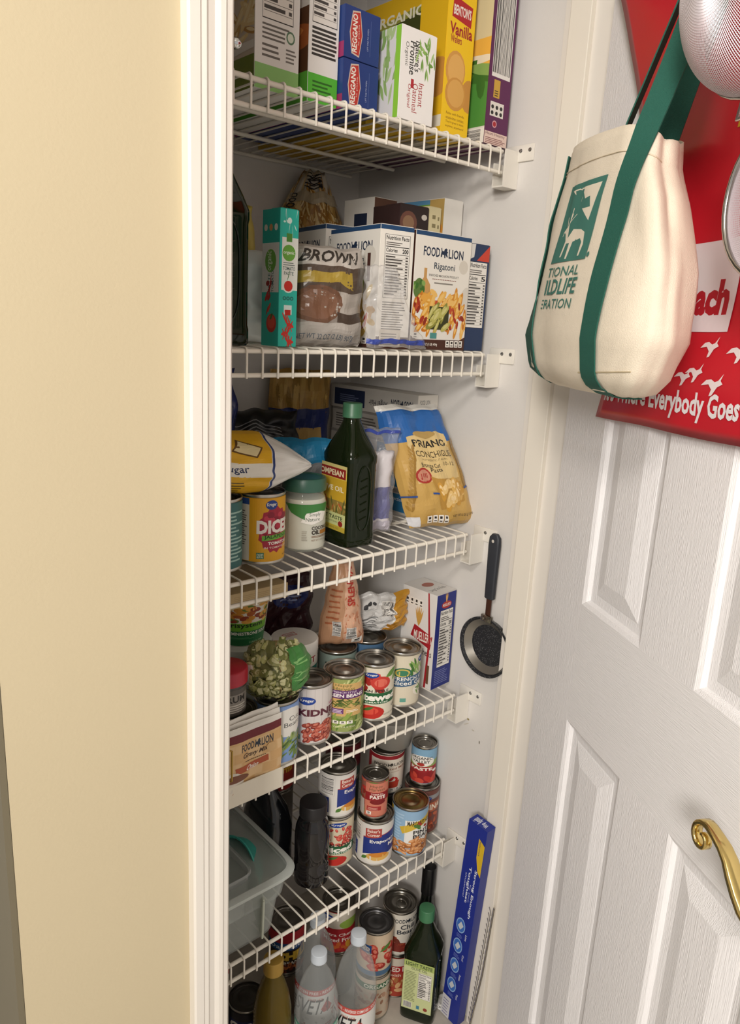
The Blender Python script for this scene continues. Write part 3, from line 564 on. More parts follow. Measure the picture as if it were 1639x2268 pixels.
a = Art('c9b43a').rect(0, .74, 1, 1, 'd6c35c').rect(0, .90, 1, 1, 'cfc07a').rect(.0, .80, .96, .95, '8e2420').text('POMPEIAN', -.15, .83, .88, .92, 'e8d8b0', 0, .03).rect(0, .42, 1, .79, 'c8a22e').text('OLIVE OIL', -.1, .60, .9, .68, 'efe6c8', 0, .02).rect(0, .26, 1, .46, '8f7a3e').scatter(0, .26, 1, .46, 40, .09, .02, ['6a6a34', '9a7a3a', 'b85a34', '57602e', 'c0a862'], 0, 3, 2).rect(0, .08, 1, .27, 'c3c98c').text('LIGHT TASTE', -.2, .17, .9, .23, '33422a', 0, .02).text('MILD-TASTING', .1, .12, .7, .145, '56603f').ell(.82, .12, .09, .045, '8e2420').rect(0, 0, 1, .07, 'b8a23a').text('1.5 QT (48 FL OZ)', .15, .02, .75, .05, '5f521e')
olive('square green olive oil bottle with a yellow label, middle of the third shelf', -0.231, 0.071, z, 0.0335, 0.0415, 0.240, -2, a)
S = pillow(0.082, 0.19, 0.040, 41, 0.006, prof=lambda v: .85 + .15 * v)
zb = pouch('zip_bag', 'upright clear zip bag with a purple and white snack between oil bottle and pasta bag', 'bag', S, clear('dcdde4', .86, .12), (-0.160, 0.088, z), -40, lean=0, art=Art().rect(0, .95, 1, .975, '3a4a9a'))
S2 = pillow(0.062, 0.145, 0.026, 44, 0.006)
def inner(root, nm, S2, m, loc, art=None):
    bm = bmesh.new(); G = {}
    for sd in (-1, 1):
        for i in range(15):
            for j in range(19):
                G[sd, i, j] = G[-1, i, j] if sd == 1 and (i in (0, 14) or j in (0, 18)) else bm.verts.new(S2(i / 14, j / 18, 0, sd))
        for i in range(14):
            for j in range(18):
                try: bm.faces.new((G[sd, i, j], G[sd, i + 1, j], G[sd, i + 1, j + 1], G[sd, i, j + 1]))
                except ValueError: pass
    o = obj(nm, bm, m, root, 180, loc=loc)
    if art: art.build('packet_print', o, gridmap(S2, 14, 18, .0006), du=14, dv=18)
    return o
inner(zb, 'snack_packet', S2, mat('d9d2d4', .4, 0, .05), (0, 0, .004), Art().rect(0, .15, 1, .55, '4a4a86').ell(.35, .78, .16, .09, 'b03a58').rect(0, .0, 1, .12, 'b8b0bc'))
S = pillow(0.150, 0.225, 0.062, 51, 0.004, prof=lambda v: 1.0 - .12 * v, pw=3, tw=-.072)
a = Art().rect(0, 0, 1, 1, 'c59f58').rect(0, .70, 1, .96, '2f64a8').rect(0, .955, 1, 1, 'dcd9d2').poly([(.20, .36), (.86, .40), (.84, .76), (.72, .78), (.22, .74)], 'd8bd84').text('PRIANO', .28, .655, .80, .715, '2c2a28', 0, .03).text('CONCHIGLIE', .27, .575, .82, .625, '57482e', 0, .01).text('AUTHENTIC ITALIAN', .34, .545, .72, .562, '7a6844').text('Bronze Cut', .30, .49, .58, .525, '3a3226', 0, .01).text('Pasta', .42, .455, .60, .488, '3a3226', 0, .01).text('10-12', .64, .50, .80, .53, '4a4030').ell(.50, .76, .18, .028, 'b39458')
a.ell(.30, .42, .115, .065, 'a8332c').ell(.30, .42, .09, .05, 'c98a72').text('100', .25, .40, .35, .44, 'a8332c', 0, .02)
a.poly([(.40, .42), (.86, .36), (.84, .20), (.44, .14)], 'b58a40').scatter(.44, .18, .82, .38, 18, .075, .040, ['d8ac5c', 'c8963e', 'e4c07c'], .6, 2, 6, 'eed09a')
for q in range(16):
    a.leaf(.06 + .012 * q, .14 + .032 * q, .07, .012, 1.0, '9a7430').leaf(.06 + .012 * q, .14 + .032 * q, .07, .012, 2.2, 'a8823c')
    a.leaf(.93, .30 + .025 * q, .06, .010, 1.0, '9a7430').leaf(.93, .30 + .025 * q, .06, .010, 2.2, 'a8823c')
a.rect(.0, .26, .14, .275, '2f4f93').rect(.35, .27, .43, .285, '2f4f93').rect(.86, .30, .94, .315, '2f4f93').icons(.20, .04, .52, .10).text('NET WT 16 OZ (1 LB) 454g', .58, .07, .95, .095, '57482e', 0, .01).rect(0, .02, .12, .10, 'd9d9dc')
pouch('pasta_shell_bag', 'tan and blue bag of pasta shells leaning at the right of the third shelf', 'bag', S, mat('c2a566', .35, 0, .05, 20), (-0.052, 0.052, z + .004), -12, lean=-11, art=a, seal=mat('e2dfd8', .5), rough=.3)
a = Art().rect(0, 0, 1, 1, 'b08a48').rect(0, .80, 1, 1, 'b9924c').scatter(.1, .72, .95, .98, 30, .03, .09, ['c9a45c', '9a7838', 'b98f46'], 0, .4, 5).rect(0, .0, 1, .72, '25306a').rect(.15, .0, .85, .58, 'c09c5c').text('PRIANO', .22, .42, .80, .50, '2c2a28', 0, .02)
S = pillow(0.125, 0.27, 0.05, 61, 0.005)
pouch('pasta_bag', 'tan and navy pasta bag standing against the back wall of the third shelf', 'bag', S, mat('a9874a', .35, 0, .05, 20), (-0.135, 0.355, z), -20, art=a)
S = pillow(0.15, 0.20, 0.08, 71, 0.010, pw=2)
a = Art()
for q in range(7): a.poly([(.1, .60 + .04 * q), (.5, .72 + .03 * q), (.8, .66 + .03 * q), (.8, .67 + .03 * q), (.5, .73 + .03 * q), (.1, .61 + .04 * q)], '8f8f92')
pouch('snack_bag', 'crumpled black bag with thin white stripes behind the pecan bag', 'bag', S, mat('151518', .3, 0, .2, 12), (-0.275, 0.292, z), -30, art=a)
S = pillow(0.115, 0.165, 0.055, 77, 0.005)
a = Art().rect(0, .76, 1, 1, '2a86b4').rect(0, 0, 1, .76, '8f9092'); foodlion(a, .3, .54, 1.05, .64, '22303f'); a.text('Pecans', .35, .26, .95, .42, '3a7fa8', 0, .02)
pouch('nut_bag', 'bag of pecans with a bright blue top behind the coconut oil jar', 'bag', S, mat('8c8d90', .3, 0, .05, 20), (-0.262, 0.165, z), -28, art=a)
S0 = pillow(0.245, 0.092, 0.110, 81, 0.0035, pw=2.4, pv=2.2)
def S(u, v, k=0.0, side=-1):
    p = S0(u, v, k, side); q = 1.0 if u < .60 else max(.06, 1 - ((u - .60) / .40) ** 1.3 * .94)
    return (p[0], p[1] * (.3 + .7 * q), .046 + (p[2] - .046) * q - .006 * (1 - q))
a = Art().rect(0, 0, 1, 1, 'e4e2de').rect(0, 0, .62, 1, 'e2ae22').rect(0, .36, .64, .58, 'ebe7dc').text('confectioners sugar', -.12, .40, .48, .55, '27365f', 0, .01).rect(.625, 0, .642, 1, '2b3f78').poly([(.36, .74), (.52, .66), (.57, .80), (.42, .90)], '6a4a1a').poly([(.375, .755), (.515, .68), (.555, .79), (.43, .88)], 'e9d9a8').rect(.2, .80, .27, .95, '2b3f78').lines(.30, .06, .48, .30, 5, '6a5a2a', .35)
pouch('sugar_bag', 'yellow and white sugar bag lying on top of the diced tomato can', 'bag', S, mat('e4e2de', .5, 0, .03), (-0.452, 0.072, z + .1112), -8, art=a, roll=3)
S = pillow(0.15, 0.285, 0.07, 91, 0.010)
pouch('storage_bag', 'dark blue shiny plastic bag at the far left of the third shelf', 'bag', S, mat('1c2460', .18, 0, .3, 15, spec=.8), (-0.465, 0.20, z), -32)
A0 = Art('b9b4ac').rect(.05, .12, .42, .85, '1f2a48').lines(.12, .3, .35, .65, 4, '6a7492').text('Angel Hair', .47, .3, .68, .62, '3a3a40', 180, .01); foodlion(A0, .72, .35, .95, .70, '26303f', 180)
A1 = Art('b4afa8').rect(0, .9, 1, 1, '8a8580').lines(.05, .15, .32, .8, 6, '55504c').lines(.36, .15, .55, .8, 5, '66615c').rect(.58, .1, .95, .85, '2a6f9a').text('Cooking Directions', .61, .5, .92, .72, 'dde6ea')
lb = ['white angel hair box on top of the stack at the back of the third shelf', 'white pasta box second from the top of the lying stack on the third shelf', 'white pasta box in the middle of the lying stack behind the shell bag', 'white pasta box second from the bottom of the lying stack', 'white pasta box at the bottom of the lying stack on the third shelf']
for i in range(5):
    k = 4 - i
    carton('angel_hair_box', lb[k], 'box', -0.021 + (.002 if i % 2 else 0), 0.128, z + i * 0.0482, 0.056, 0.262, 0.048, 1.0 if i == 4 else 0, 'c9c4bb', Art('d5d0c7').rect(0, 0, 1, .45, '2a86b4').text('FOOD LION', .1, .62, .6, .8, '26303f'), A0 if k == 0 else A1, group='lying angel hair boxes', flap=False)
# ------------------------------------------------------------------ fourth shelf
z = DK[3]; r4 = .0365
a = Art('c9c2b4').rect(.0, 0, .18, .85, '6a655f').rect(0, 0, 1, 1, 'd2c9b4').poly([(.22, .80), (.52, .80), (.52, .86), (.22, .86)], 'd2c9b4').ell(.78, .90, .12, .07, '1f3f8f').text('Kroger', .69, .87, .87, .93, 'ece8e0').scatter(.5, .6, .95, .85, 14, .02, .10, GRN, .3, .8, 3).ell(.38, .66, .16, .11, '2f6a4f').ell(.38, .66, .13, .085, 'c9b25a').ell(.38, .66, .10, .06, '3a7a5a').poly([(.12, .36), (1, .42), (1, .64), (.12, .56)], '3f5f7f').text('FRENCH STYLE', .24, .50, .98, .575, 'eeeae2', 0, .01).text('Sliced Green', .20, .41, .98, .495, 'eeeae2', 0, .015).ell(.82, .28, .24, .15, 'e4ddd0').scatter(.66, .18, .98, .36, 24, .06, .012, GRN, 0, 2.5, 8).rect(.36, .06, .46, .14, '5f9a8a')
can('can of french sliced green beans beside the shell pasta box on the fourth shelf', -0.100, 0.047, z, a, r4, base='d2c9b4', off=27)
a = Art('d8d0bd').scatter(.02, .58, .50, .86, 16, .10, .06, ['b5302a', 'c8463a', '9c2420'], 0, 3, 3).ell(.48, .72, .17, .13, 'c23a30').ell(.48, .72, .11, .08, 'd86a58').leaf(.55, .82, .3, .06, .5, '5f8a3a').leaf(.7, .72, .2, .05, .9, '78a050'); kroger(a, .32, .87, .12, .055)
a.rect(.0, .30, .82, .52, '1f5a33').text('ITALIAN STYLE', .02, .53, .62, .58, '2a2622', 0, .03).text('Stewed', .08, .36, .80, .50, 'f0ece2', 0, .05).text('TOMATOES', .18, .315, .62, .345, 'e8efe0', 0, .02).ell(.30, .13, .26, .14, 'b8281f').ell(.28, .16, .18, .08, 'd04a38').leaf(.2, .16, .2, .03, .4, '3f6d2c').text('USA', .72, .18, .86, .235, '2a2622', 0, .02).text('NET WT 14.5 OZ', .55, .06, .82, .09, '4a443c')
can('can of stewed tomatoes with a green banner, second in the front row from the right', -0.1766, 0.039, z, a, r4, base='d8d0bd', off=25)
a = Art('8f9a5a').scatter(0, 0, 1, 1, 70, .16, .02, ['6f7f3a', 'a8b070', '4f6a2c', 'c0c48a'], .8, 2, 3).rect(.22, .30, .80, .93, 'c9a468').text('Happy', .36, .86, .62, .92, '4a5a2a').text('Harvest', .33, .80, .67, .86, '4a5a2a').rect(.16, .64, .86, .80, '5d2f66').text('FRENCH STYLE', .32, .745, .70, .78, 'e8dfe6').text('GREEN BEANS', .20, .665, .82, .73, 'f0eae6', 0, .03).scatter(.3, .48, .75, .62, 40, .06, .010, ['5a6a2c', '3f4f20', '78843c'], 0, 1.6, 5).rect(.26, .35, .50, .45, '6a3a70').lines(.28, .36, .48, .44, 3, 'd8c8dc', .5, .1).lines(.54, .38, .76, .43, 2, 'efe6d0').scatter(0, 0, 1, .28, 26, .14, .022, ['8aa04a', 'b8c480', '5f7f34'], .8, 2, 12).icons(.22, .15, .66, .21).text('NET WT 14.5 OZ', .2, .08, .7, .105, 'e0dcc8')
can('can of green beans with a purple and kraft label in the front row', -0.2498, 0.039, z, a, r4, base='8f9a5a', off=3)
a = Art('cdc6c2').rect(0, 0, .18, .32, '2f5fa8')
for q in range(8): a.rect(.1 + q * .12, 0, .105 + q * .12, 1, 'b3aba6')
a.rect(.0, .02, .30, .10, 'a83a86').rect(.0, .10, .18, .30, '2f5fa8').text('LIGHT', .84, .66, .99, .71, 'b02a6a', 0, .03).text('KIDNEY', .34, .50, 1.08, .63, '5a2a35', 0, .05).text('BEANS', .82, .42, 1.06, .50, '5a2a35', 0, .03).scatter(.45, .04, 1, .36, 60, .065, .035, ['8f3a2e', 'a84a3a', '7a2a24', 'b85a48'], .8, 1.6, 4, 'c97a66').rect(.26, .05, .38, .14, '6f9a8a').text('non', .28, .10, .36, .13, 'e8efe6'); kroger(a, .47, .79, .13, .075)
can('can of light red kidney beans with wood grain label in the front row', -0.3181, 0.0445, z, a, r4, base='cdc6c2', off=-4)
a = Art('7f9ccf').ell(.72, .70, .30, .26, 'e9e6e0').text('Cut', .70, .72, .90, .80, '3a3a38').text('Beans', .62, .62, .94, .70, '3a3a38').scatter(.4, .05, 1, .45, 60, .09, .020, ['6f8a44', '8fa35a', '4f6a30', 'a0b070'], .9, 2, 3)
can('can of cut green beans with a blue label standing behind the gravy packets', -0.400, 0.030, z, a, r4, base='7f9ccf')
can('can under the red lidded jar, behind the gravy packets at far left', -0.479, 0.032, z, Art('30503a').lines(.1, .1, .9, .9, 10, '7a9a80'), r4, base='30503a')
can('can carrying the upright sweetener bag in the back row of the fourth shelf', -0.200, 0.120, z, Art('8a9a92').lines(.3, .5, .7, .9, 5, '2a3a30'), r4, base='8a9a92')
can('can under the white and gold foil bag in the back row of the fourth shelf', -0.122, 0.123, z, Art('4a6a8a'), r4, base='4a6a8a')
# salt drum
t = thing('salt_canister', 'white round salt canister with a blank white lid, behind the kidney bean can', 'canister', (-0.288, 0.138, z))
obj('drum', lathe([(.041, 0), (.042, .001), (.042, .125)], 44), mat('e6e2da', .5), t, 50); obj('lid', lathe([(.0432, .121), (.0436, .123), (.0436, .141), (.042, .1435), (.0005, .1435)], 44), mat('ebe8e2', .4, 0, .02), t, 50)
Art('e6e2da').rect(0, .80, 1, .97, 'eae6de').rect(0, .86, .44, .97, '2a6f6a').text("SALT", .50, .865, .86, .965, '9a2a34', 0, .03).text('KS', .30, .865, .44, .965, 'e8e8e0', 0, .02).rect(0, .70, 1, .80, '2a7a74').build('label_print', t, cyl_map(.042, .002, .121, facing(-.288, .138), PI), du=30)
Art().rect(.30, .55, .62, .72, 'b85a5a').rect(.32, .57, .60, .70, 'e4dcd6').lines(.34, .59, .58, .68, 3, 'a8484a').build('lid_print', t, plane_map((-.042, -.042, .1437), (.084, 0, 0), (0, .084, 0)))
# tub with soup cup on top
t = thing('plastic_tub', 'tall frosted plastic tub under the soup cup', 'tub', (-0.400, 0.140, z))
obj('tub_body', lathe([(.044, 0), (.047, .003), (.050, .155)], 44), clear('c9d0c6', .30, .3), t, 50); obj('lid', lathe([(.0515, .152), (.0525, .154), (.0525, .166), (.050, .168), (.0005, .168)], 44), clear('d6dcd4', .25, .25), t, 50)
t = thing('soup_cup', 'green minestrone soup cup standing on the frosted tub', 'cup', (-0.400, 0.140, z + .1682))
obj('cup_body', lathe([(.036, 0), (.037, .001), (.046, .078), (.0475, .079), (.0478, .082), (.045, .0825), (.0005, .0815)], 44), mat('e2ddd2', .4), t, 50)
a = Art('1f6a3a').rect(0, .36, 1, .56, '6fae34').rect(0, .56, 1, 1, 'ddd6c8').scatter(.1, .58, .9, .98, 46, .07, .05, ['c98a34', 'a85a2a', 'e0b860', '5f7a34', '8a3a24', 'd8a04a'], .4, 2.6, 5).text('nutrisystem', .20, .42, .80, .56, '1d2a1a', 0, .02).text('HEARTY MINESTRONE SOUP', .14, .26, .90, .34, 'eef0e4', 0, .02).text('LUNCH TIME', .62, .06, .84, .10, 'b9d0a8').lines(.30, .17, .70, .22, 2, '5f9a6a').rect(.92, .3, .98, 1, 'e6e2d8')
a.build('label_print', t, lambda u, v, k: (lambda aa, q: (q * math.cos(aa), q * math.sin(aa), .002 + .075 * v))(facing(-.4, .14) + (u - .5) * PI, .0373 + .0090 * v + .0005 + k), du=30)
carton('cracker_packet', 'flat beige packet lying on the soup cup just under the third shelf', 'packet', -0.462, 0.080, z + .2512, 0.115, 0.12, 0.026, 0, 'bfa77c', Art('b9a074').lines(.1, .15, .9, .85, 6, '8a7448', .15), None, flap=False)
# red lidded jar
t = thing('spice_jar', 'dark jar with a bright red lid at the left jamb on the fourth shelf', 'jar', (-0.492, 0.032, z + .1112))
obj('jar_body', lathe([(.028, 0), (.030, .002), (.030, .050), (.028, .053)], 36), mat('4a4540', .2, 0, .1), t, 50); obj('lid', lathe([(.030, .050), (.0325, .051), (.0325, .0715), (.030, .074), (.0005, .0735)], 36), mat('b01f33', .35), t, 50)
Art('5a544e').rect(.3, .1, .95, .8, '8a847c').text('RUM', .5, .5, .85, .75, '2a2622', 0, .03).lines(.4, .1, .9, .45, 4, 'd8d2c8').build('label_print', t, cyl_map(.030, .004, .046, facing(-.484, .032), PI), du=20)
# bag of split peas with rubber band
S = pillow(0.100, 0.092, 0.082, 101, 0.005, pw=2, pv=2, prof=lambda v: (1 - .55 * (2 * v - 1) ** 2) ** .6)
a = Art().rect(0, 0, 1, 1, '7f8050').scatter(0, 0, 1, 1, 190, .055, .05, ['8f9058', 'a8a868', '6f7440', 'bdb880', '5f6234'], 0, 3, 3, 'c4c294').rect(.72, .3, 1, .9, '3f7a3a').lines(.75, .45, .97, .8, 5, '7fae6a', .3).rect(0, .35, .14, .7, 'd9d5cc').lines(.02, .4, .12, .65, 5, '4a4643')
t = pouch('pea_bag', 'bag of dried green peas tied with a rubber band on the cut bean can', 'bag', S, mat('7f8050', .3, 0, .1, 60), (-0.405, 0.030, z + .1112), -30, art=a, rough=.25)
for dx in (-.004, .004):
    P = [S(.55 + dx * 5, min(.995, max(.005, q / 20)), .0012, -1) for q in range(21)] + [S(.55 + dx * 5, min(.995, max(.005, 1 - q / 20)), .0012, 1) for q in range(21)]
    obj('rubber_band', tube(P, 0.0014, 6), mat('c9a478', .6), t, 60)
# upright sweetener bag, foil bag, dark bags
S = pillow(0.088, 0.165, 0.062, 111, 0.003, prof=lambda v: 1.0 - .62 * v ** 1.3, pw=2)
a = Art().rect(0, 0, 1, 1, 'b98d6c').rect(.5, 0, 1, 1, 'd3a88c').scatter(.5, .1, 1, .7, 60, .03, .01, ['c07a58', 'e0ae90'], 0, 3, 2).text('SPLENDA', .58, .52, .80, .95, 'b0352a', 90, .03).lines(.1, .3, .42, .75, 7, 'a05a3a', .3).barcode(.25, .16, .44, .34, False).barcode(.56, .12, .80, .26, False).icons(.68, .06, .95, .12, 1)
pouch('sweetener_bag', 'upright orange sweetener bag with a pointed top, standing on a can', 'bag', S, mat('b98d6c', .45, 0, .05, 20), (-0.192, 0.122, z + .1112), -30, art=a)
S = pillow(0.125, 0.075, 0.050, 121, 0.009, pw=2.4, pv=2.4)
a = Art().rect(0, 0, 1, 1, 'c9c8c6').rect(.72, 0, 1, 1, 'b8862e').poly([(.5, 0), (.8, .0), (.75, .3), (.6, .22)], 'b07a22').lines(.05, .1, .45, .5, 7, '6a6a6a', .35).barcode(.50, .45, .72, .85).scatter(.05, .7, .4, .8, 4, .04, .05, ['3a3a3c'], 0, 0, 2)
pouch('foil_bag', 'crumpled white and gold foil bag left of the shell pasta box', 'bag', S, mat('c4c2c0', .28, .5, .05, 20), (-0.094, 0.128, z + .1112), -18, art=a, rough=.25)
S = pillow(0.16, 0.215, 0.07, 131, 0.010)
a = Art().rect(0, .0, 1, 1, '38181f').poly([(.12, .45), (.34, .42), (.26, .92), (.06, .95)], '2a6f9a').text('ORGANIC', .14, .48, .24, .9, 'c9d8de', 90, .02).ell(.72, .82, .22, .10, '26306a').lines(.58, .79, .86, .85, 2, '8a96c0')
pouch('dried_fruit_bag', 'dark maroon bag with a blue strip at the back of the fourth shelf', 'bag', S, mat('331820', .25, 0, .2, 12), (-0.255, 0.27, z), -30, art=a)
W4 = 'e3dfda'
a = Art(W4).rect(.93, 0, 1, 1, 'e3dfda').poly([(.30, .50), (.90, .42), (.95, .56), (.40, .63)], 'a8242c').text("MUELLER'S", .40, .475, .92, .575, 'efe6dc', 0, .02).text('Sea Shells', .38, .34, .95, .41, '3a2a26', 0, .01).icons(.08, .82, .62, .90).poly([(.78, .0), (.84, .0), (.9, .5), (.78, 1), (.74, 1), (.84, .5)], 'a8242c').rect(.85, .05, .92, .25, '6a4a34')
for q in range(5): a.leaf(.52, .62, .22, .022, 1.0 + q * .28, 'c99a4a')
b = Art('1e2a78').ell(.52, .88, .26, .038, 'b0302c').text("MUELLER'S", .32, .865, .72, .895, 'efe6dc', 0, .02).nutri(.22, .22, .90, .83, '200', 13).lines(.15, .04, .88, .2, 8, '7f88b8', .3)
for q in range(5): b.leaf(.50, .90, .12, .012, .9 + q * .33, 'd8a860')
c = Art(W4).ell(.55, .6, .25, .12, 'b06a5a').text('Large Sea Shells', .15, .2, .9, .36, '4a4440')
carton('shell_pasta_box', 'blue and white sea shells pasta box at the right end of the fourth shelf', 'box', -0.027, 0.034, z, 0.059, 0.088, 0.200, 4, W4, b, a, c, flap=False)
# gravy packets in a white clip-on holder on the shelf lip
t = thing('label_holder', 'white clip-on plate hooked over the lip of the fourth shelf', 'holder', (-0.525, 0, z))
obj('plate', box(0, -.0225, -.0230, .1035, -.0208, .0120, .0006), mat('e4dccb', .4, 0, .02), t, 0)
obj('tray', box(0, -.0225, -.0240, .1035, -.0066, -.0226, .0004), mat('e4dccb', .4, 0, .02), t, 0)
a = Art('d9b380').rect(0, .92, 1, 1, 'e6e2da').rect(0, .82, 1, .925, '6e1f28')
for q in range(5):
    for k in range(4): a.rect(k * .26 + .13 * (q % 2), .15 + q * .13, k * .26 + .24 + .13 * (q % 2), .27 + q * .13, ('dfbd8e', 'd4ab76')[(q + k) % 2], 0)
foodlion(a, .26, .66, .84, .77, '26303f'); a.text('Gravy Mix', .28, .555, .74, .635, '4a3426', 0, .02, .1).text('...........', .31, .52, .70, .53, '4a3426', 0, .04).poly([(.16, .38), (.74, .43), (.74, .51), (.14, .47)], 'b0532f').text('Onion', .34, .40, .56, .47, 'f0e6da', 0, .02, .2).ell(.10, .28, .20, .14, 'dcd4c8').ell(.16, .33, .22, .05, '7a4a34').scatter(.05, .06, .8, .16, 26, .06, .020, ['8a5a34', '5f7a3a', 'b87a48', '6a4428', 'c9a070'], .3, 1, 6).ell(.80, .60, .09, .06, 'd0ac7a')
for i, l in enumerate(('onion gravy mix packet, frontmost in the holder on the shelf lip', 'gravy packet with a dark red top directly behind the onion gravy packet', 'gravy packet furthest back of the three in the holder')):
    S = pillow(0.098, 0.126 + .007 * i, 0.0030, 140 + i, 0.0006, pw=6, pv=8)
    pouch('gravy_packet', l, 'packet', S, mat('e2ddd4', .4), (-0.4715 + .0015 * i, -0.0182 + .0038 * i, z - .0195), -0.5, lean=0, roll=-1 - i, art=a if i == 0 else Art('dbb688').rect(0, .92, 1, 1, 'e6e2da').rect(0, .82, 1, .925, '6e1f28'), group='gravy packets in the holder')
# ------------------------------------------------------------------ lowest shelf
z = DK[4]; rr = .0368
def evap():
    a = Art('d8d4ce').rect(.0, .5, .30, 1, 'd0ccc6').barcode(.02, .52, .28, .92, False, 20).rect(.0, .08, .20, .45, '24357e').lines(.05, .12, .14, .42, 5, 'd8d8de', .6, .3)
    return a.poly([(.34, .18), (1, .28), (1, .82), (.34, .66)], '24357e').poly([(.34, .66), (1, .82), (1, .835), (.34, .68)], 'a8302c').poly([(.38, .66), (.66, .70), (.66, .92), (.38, .90)], 'a8433c').text("Baker's", .41, .81, .63, .89, 'e8d8cc', 0, .02).text('Corner', .41, .71, .63, .79, 'e8d8cc', 0, .02).text('Evaporated', .46, .52, 1.02, .63, 'ece9e4', 0, .02).text('Milk', .80, .42, 1.0, .51, 'ece9e4', 0, .02).ell(.60, .16, .30, .13, 'e2ddd2').ell(.62, .19, .22, .10, 'd8ab5a').ell(.62, .24, .17, .06, 'c9802e').leaf(.32, .10, .14, .04, .8, '4f7a34')
a = Art('cfc3a8').scatter(.12, .42, .78, .84, 60, .05, .030, ['b8352b', 'c84a3c', 'a02a24'], 0, 3, 4, 'd87060').ell(.14, .76, .13, .09, '3a6a34').ell(.14, .76, .10, .07, 'b8402e').rect(.0, .26, .9, .44, '1f5a33').text('ITALIAN STYLE', .05, .43, .80, .49, '2a2622', 0, .03).text('Diced', .20, .30, .82, .42, 'f0ece2', 0, .05).text('TOMATOES', .35, .265, .75, .295, 'e8efe0', 0, .02).ell(.42, .11, .28, .12, 'b8281f').leaf(.35, .14, .2, .03, .3, '3f6d2c'); kroger(a, .52, .92, .15, .055)
can('can of diced tomatoes under the upper evaporated milk can', -0.205, 0.098, z, a, rr, base='cfc3a8', off=8)
can('evaporated milk can stacked on the diced tomatoes, turned to its barcode side', -0.205, 0.098, z + .1112, evap(), rr, .100, 'd8d4ce', 32)
can('evaporated milk can with a custard picture under the small paste can', -0.139, 0.052, z, evap(), rr, .100, 'd8d4ce', -6, pull=False)
a = Art('8f5a48').scatter(0, 0, 1, 1, 60, .12, .05, ['b8352b', '5f7a3a', '8a2a22', '4a5a2a', 'c85a48'], 0, 3, 7).rect(.30, .02, .92, .96, 'c97a64').text('Happy', .42, .82, .72, .90, '5a4a2a').text('Harvest', .40, .74, .78, .82, '5a4a2a').rect(.30, .46, .92, .70, '8f1f24').text('TOMATO', .44, .62, .74, .67, 'e6cfc2', 0, .02).text('PASTE', .42, .51, .80, .61, 'f0e6dc', 0, .04).ell(.62, .42, .20, .07, '7a1a1c').rect(.36, .18, .70, .30, 'a02a2a').lines(.38, .2, .66, .28, 3, 'e0b0a0', .4).rect(0, 0, .28, .45, 'b9b0a8').icons(.34, .06, .48, .15, 1)
can('small tomato paste can with a kraft panel, standing on an evaporated milk can', -0.143, 0.055, z + .1002, a, .0265, .089, '8f5a48', -4)
a = Art('8fb0cc').rect(.0, 0, .12, 1, 'b8962e').rect(.40, .25, .98, .80, 'e4e2dc').lines(.1, .3, .38, .95, 10, 'a9c4da', .5, .4).poly([(.30, .62), (.52, .74), (1, .92), (1, .78), (.56, .60), (.36, .48)], 'cfae3a').text('MARGARET HOLMES', .44, .68, 1.02, .79, '2f2a1a', 0, .03).scatter(.6, .60, .85, .72, 6, .05, .03, ['4f7a34', 'a8332c'], 0, 2, 4).text('PINTO', .55, .48, 1.0, .57, '2a2826', 0, .03).text('BEANS', .55, .38, 1.0, .47, '2a2826', 0, .03).scatter(.14, .04, .95, .28, 60, .07, .035, ['b8743e', 'a05f2c', 'd0915a', '8f5226'], .4, 2, 4, 'dca878').scatter(.5, .25, .98, .40, 14, .07, .035, ['b8743e', 'd0915a'], .4, 2, 9, 'dca878')
can('can of pinto beans with a light blue label at the front of the lowest shelf', -0.0655, 0.0285, z, a, rr, base='8fb0cc', off=6, lid=mat('8a7648', .32, 1.0, .08, 30))
a = Art('6a4038').rect(0, .80, 1, .9, '8a8a8c').rect(.25, .50, 1, .72, 'a8583a').text('ORIGINAL', .30, .54, 1.0, .68, 'e6d8c4', 0, .03).scatter(.1, .05, .9, .45, 40, .07, .04, ['8f3a24', '6a2a1c', 'b85a34'], 0, 3, 4); kroger(a, .55, .82, .15, .06)
can('brown baked bean can at the right wall under the small tomato paste can', 0.0015, 0.0615, z, a, rr, base='6a4038', off=0)
a = Art('7fa8c4').rect(0, .45, 1, .68, '8aa35a').rect(0, 0, 1, .45, '8f1f24').ell(.46, .66, .36, .16, 'ece8e0').text('ORGANIC', .16, .70, .76, .79, '33302c', 0, .02).text('VALLEY', .22, .60, .70, .69, '33302c', 0, .02).ell(.46, .56, .10, .05, 'a8332c').poly([(0, .30), (1, .36), (1, .52), (0, .48)], '9a242a').text('PASTE', .18, .38, .78, .47, 'f0e6dc', 0, .04).scatter(.05, .02, .95, .25, 14, .12, .08, ['b8332b', '8a1c1c', 'c84a3a'], 0, 2, 4).ell(.86, .36, .08, .04, 'e8efe6')
can('small tomato paste can with a sky and hill label, topmost at the right wall', 0.0015, 0.0635, z + .1112, a, .0265, .089, '7fa8c4', -4)
can('dark can hidden under the white evaporated milk can with a red rim', -0.048, 0.124, z, Art('2a2824').lines(.2, .5, .8, .75, 3, 'c9a03c'), rr, .083, '2a2824')
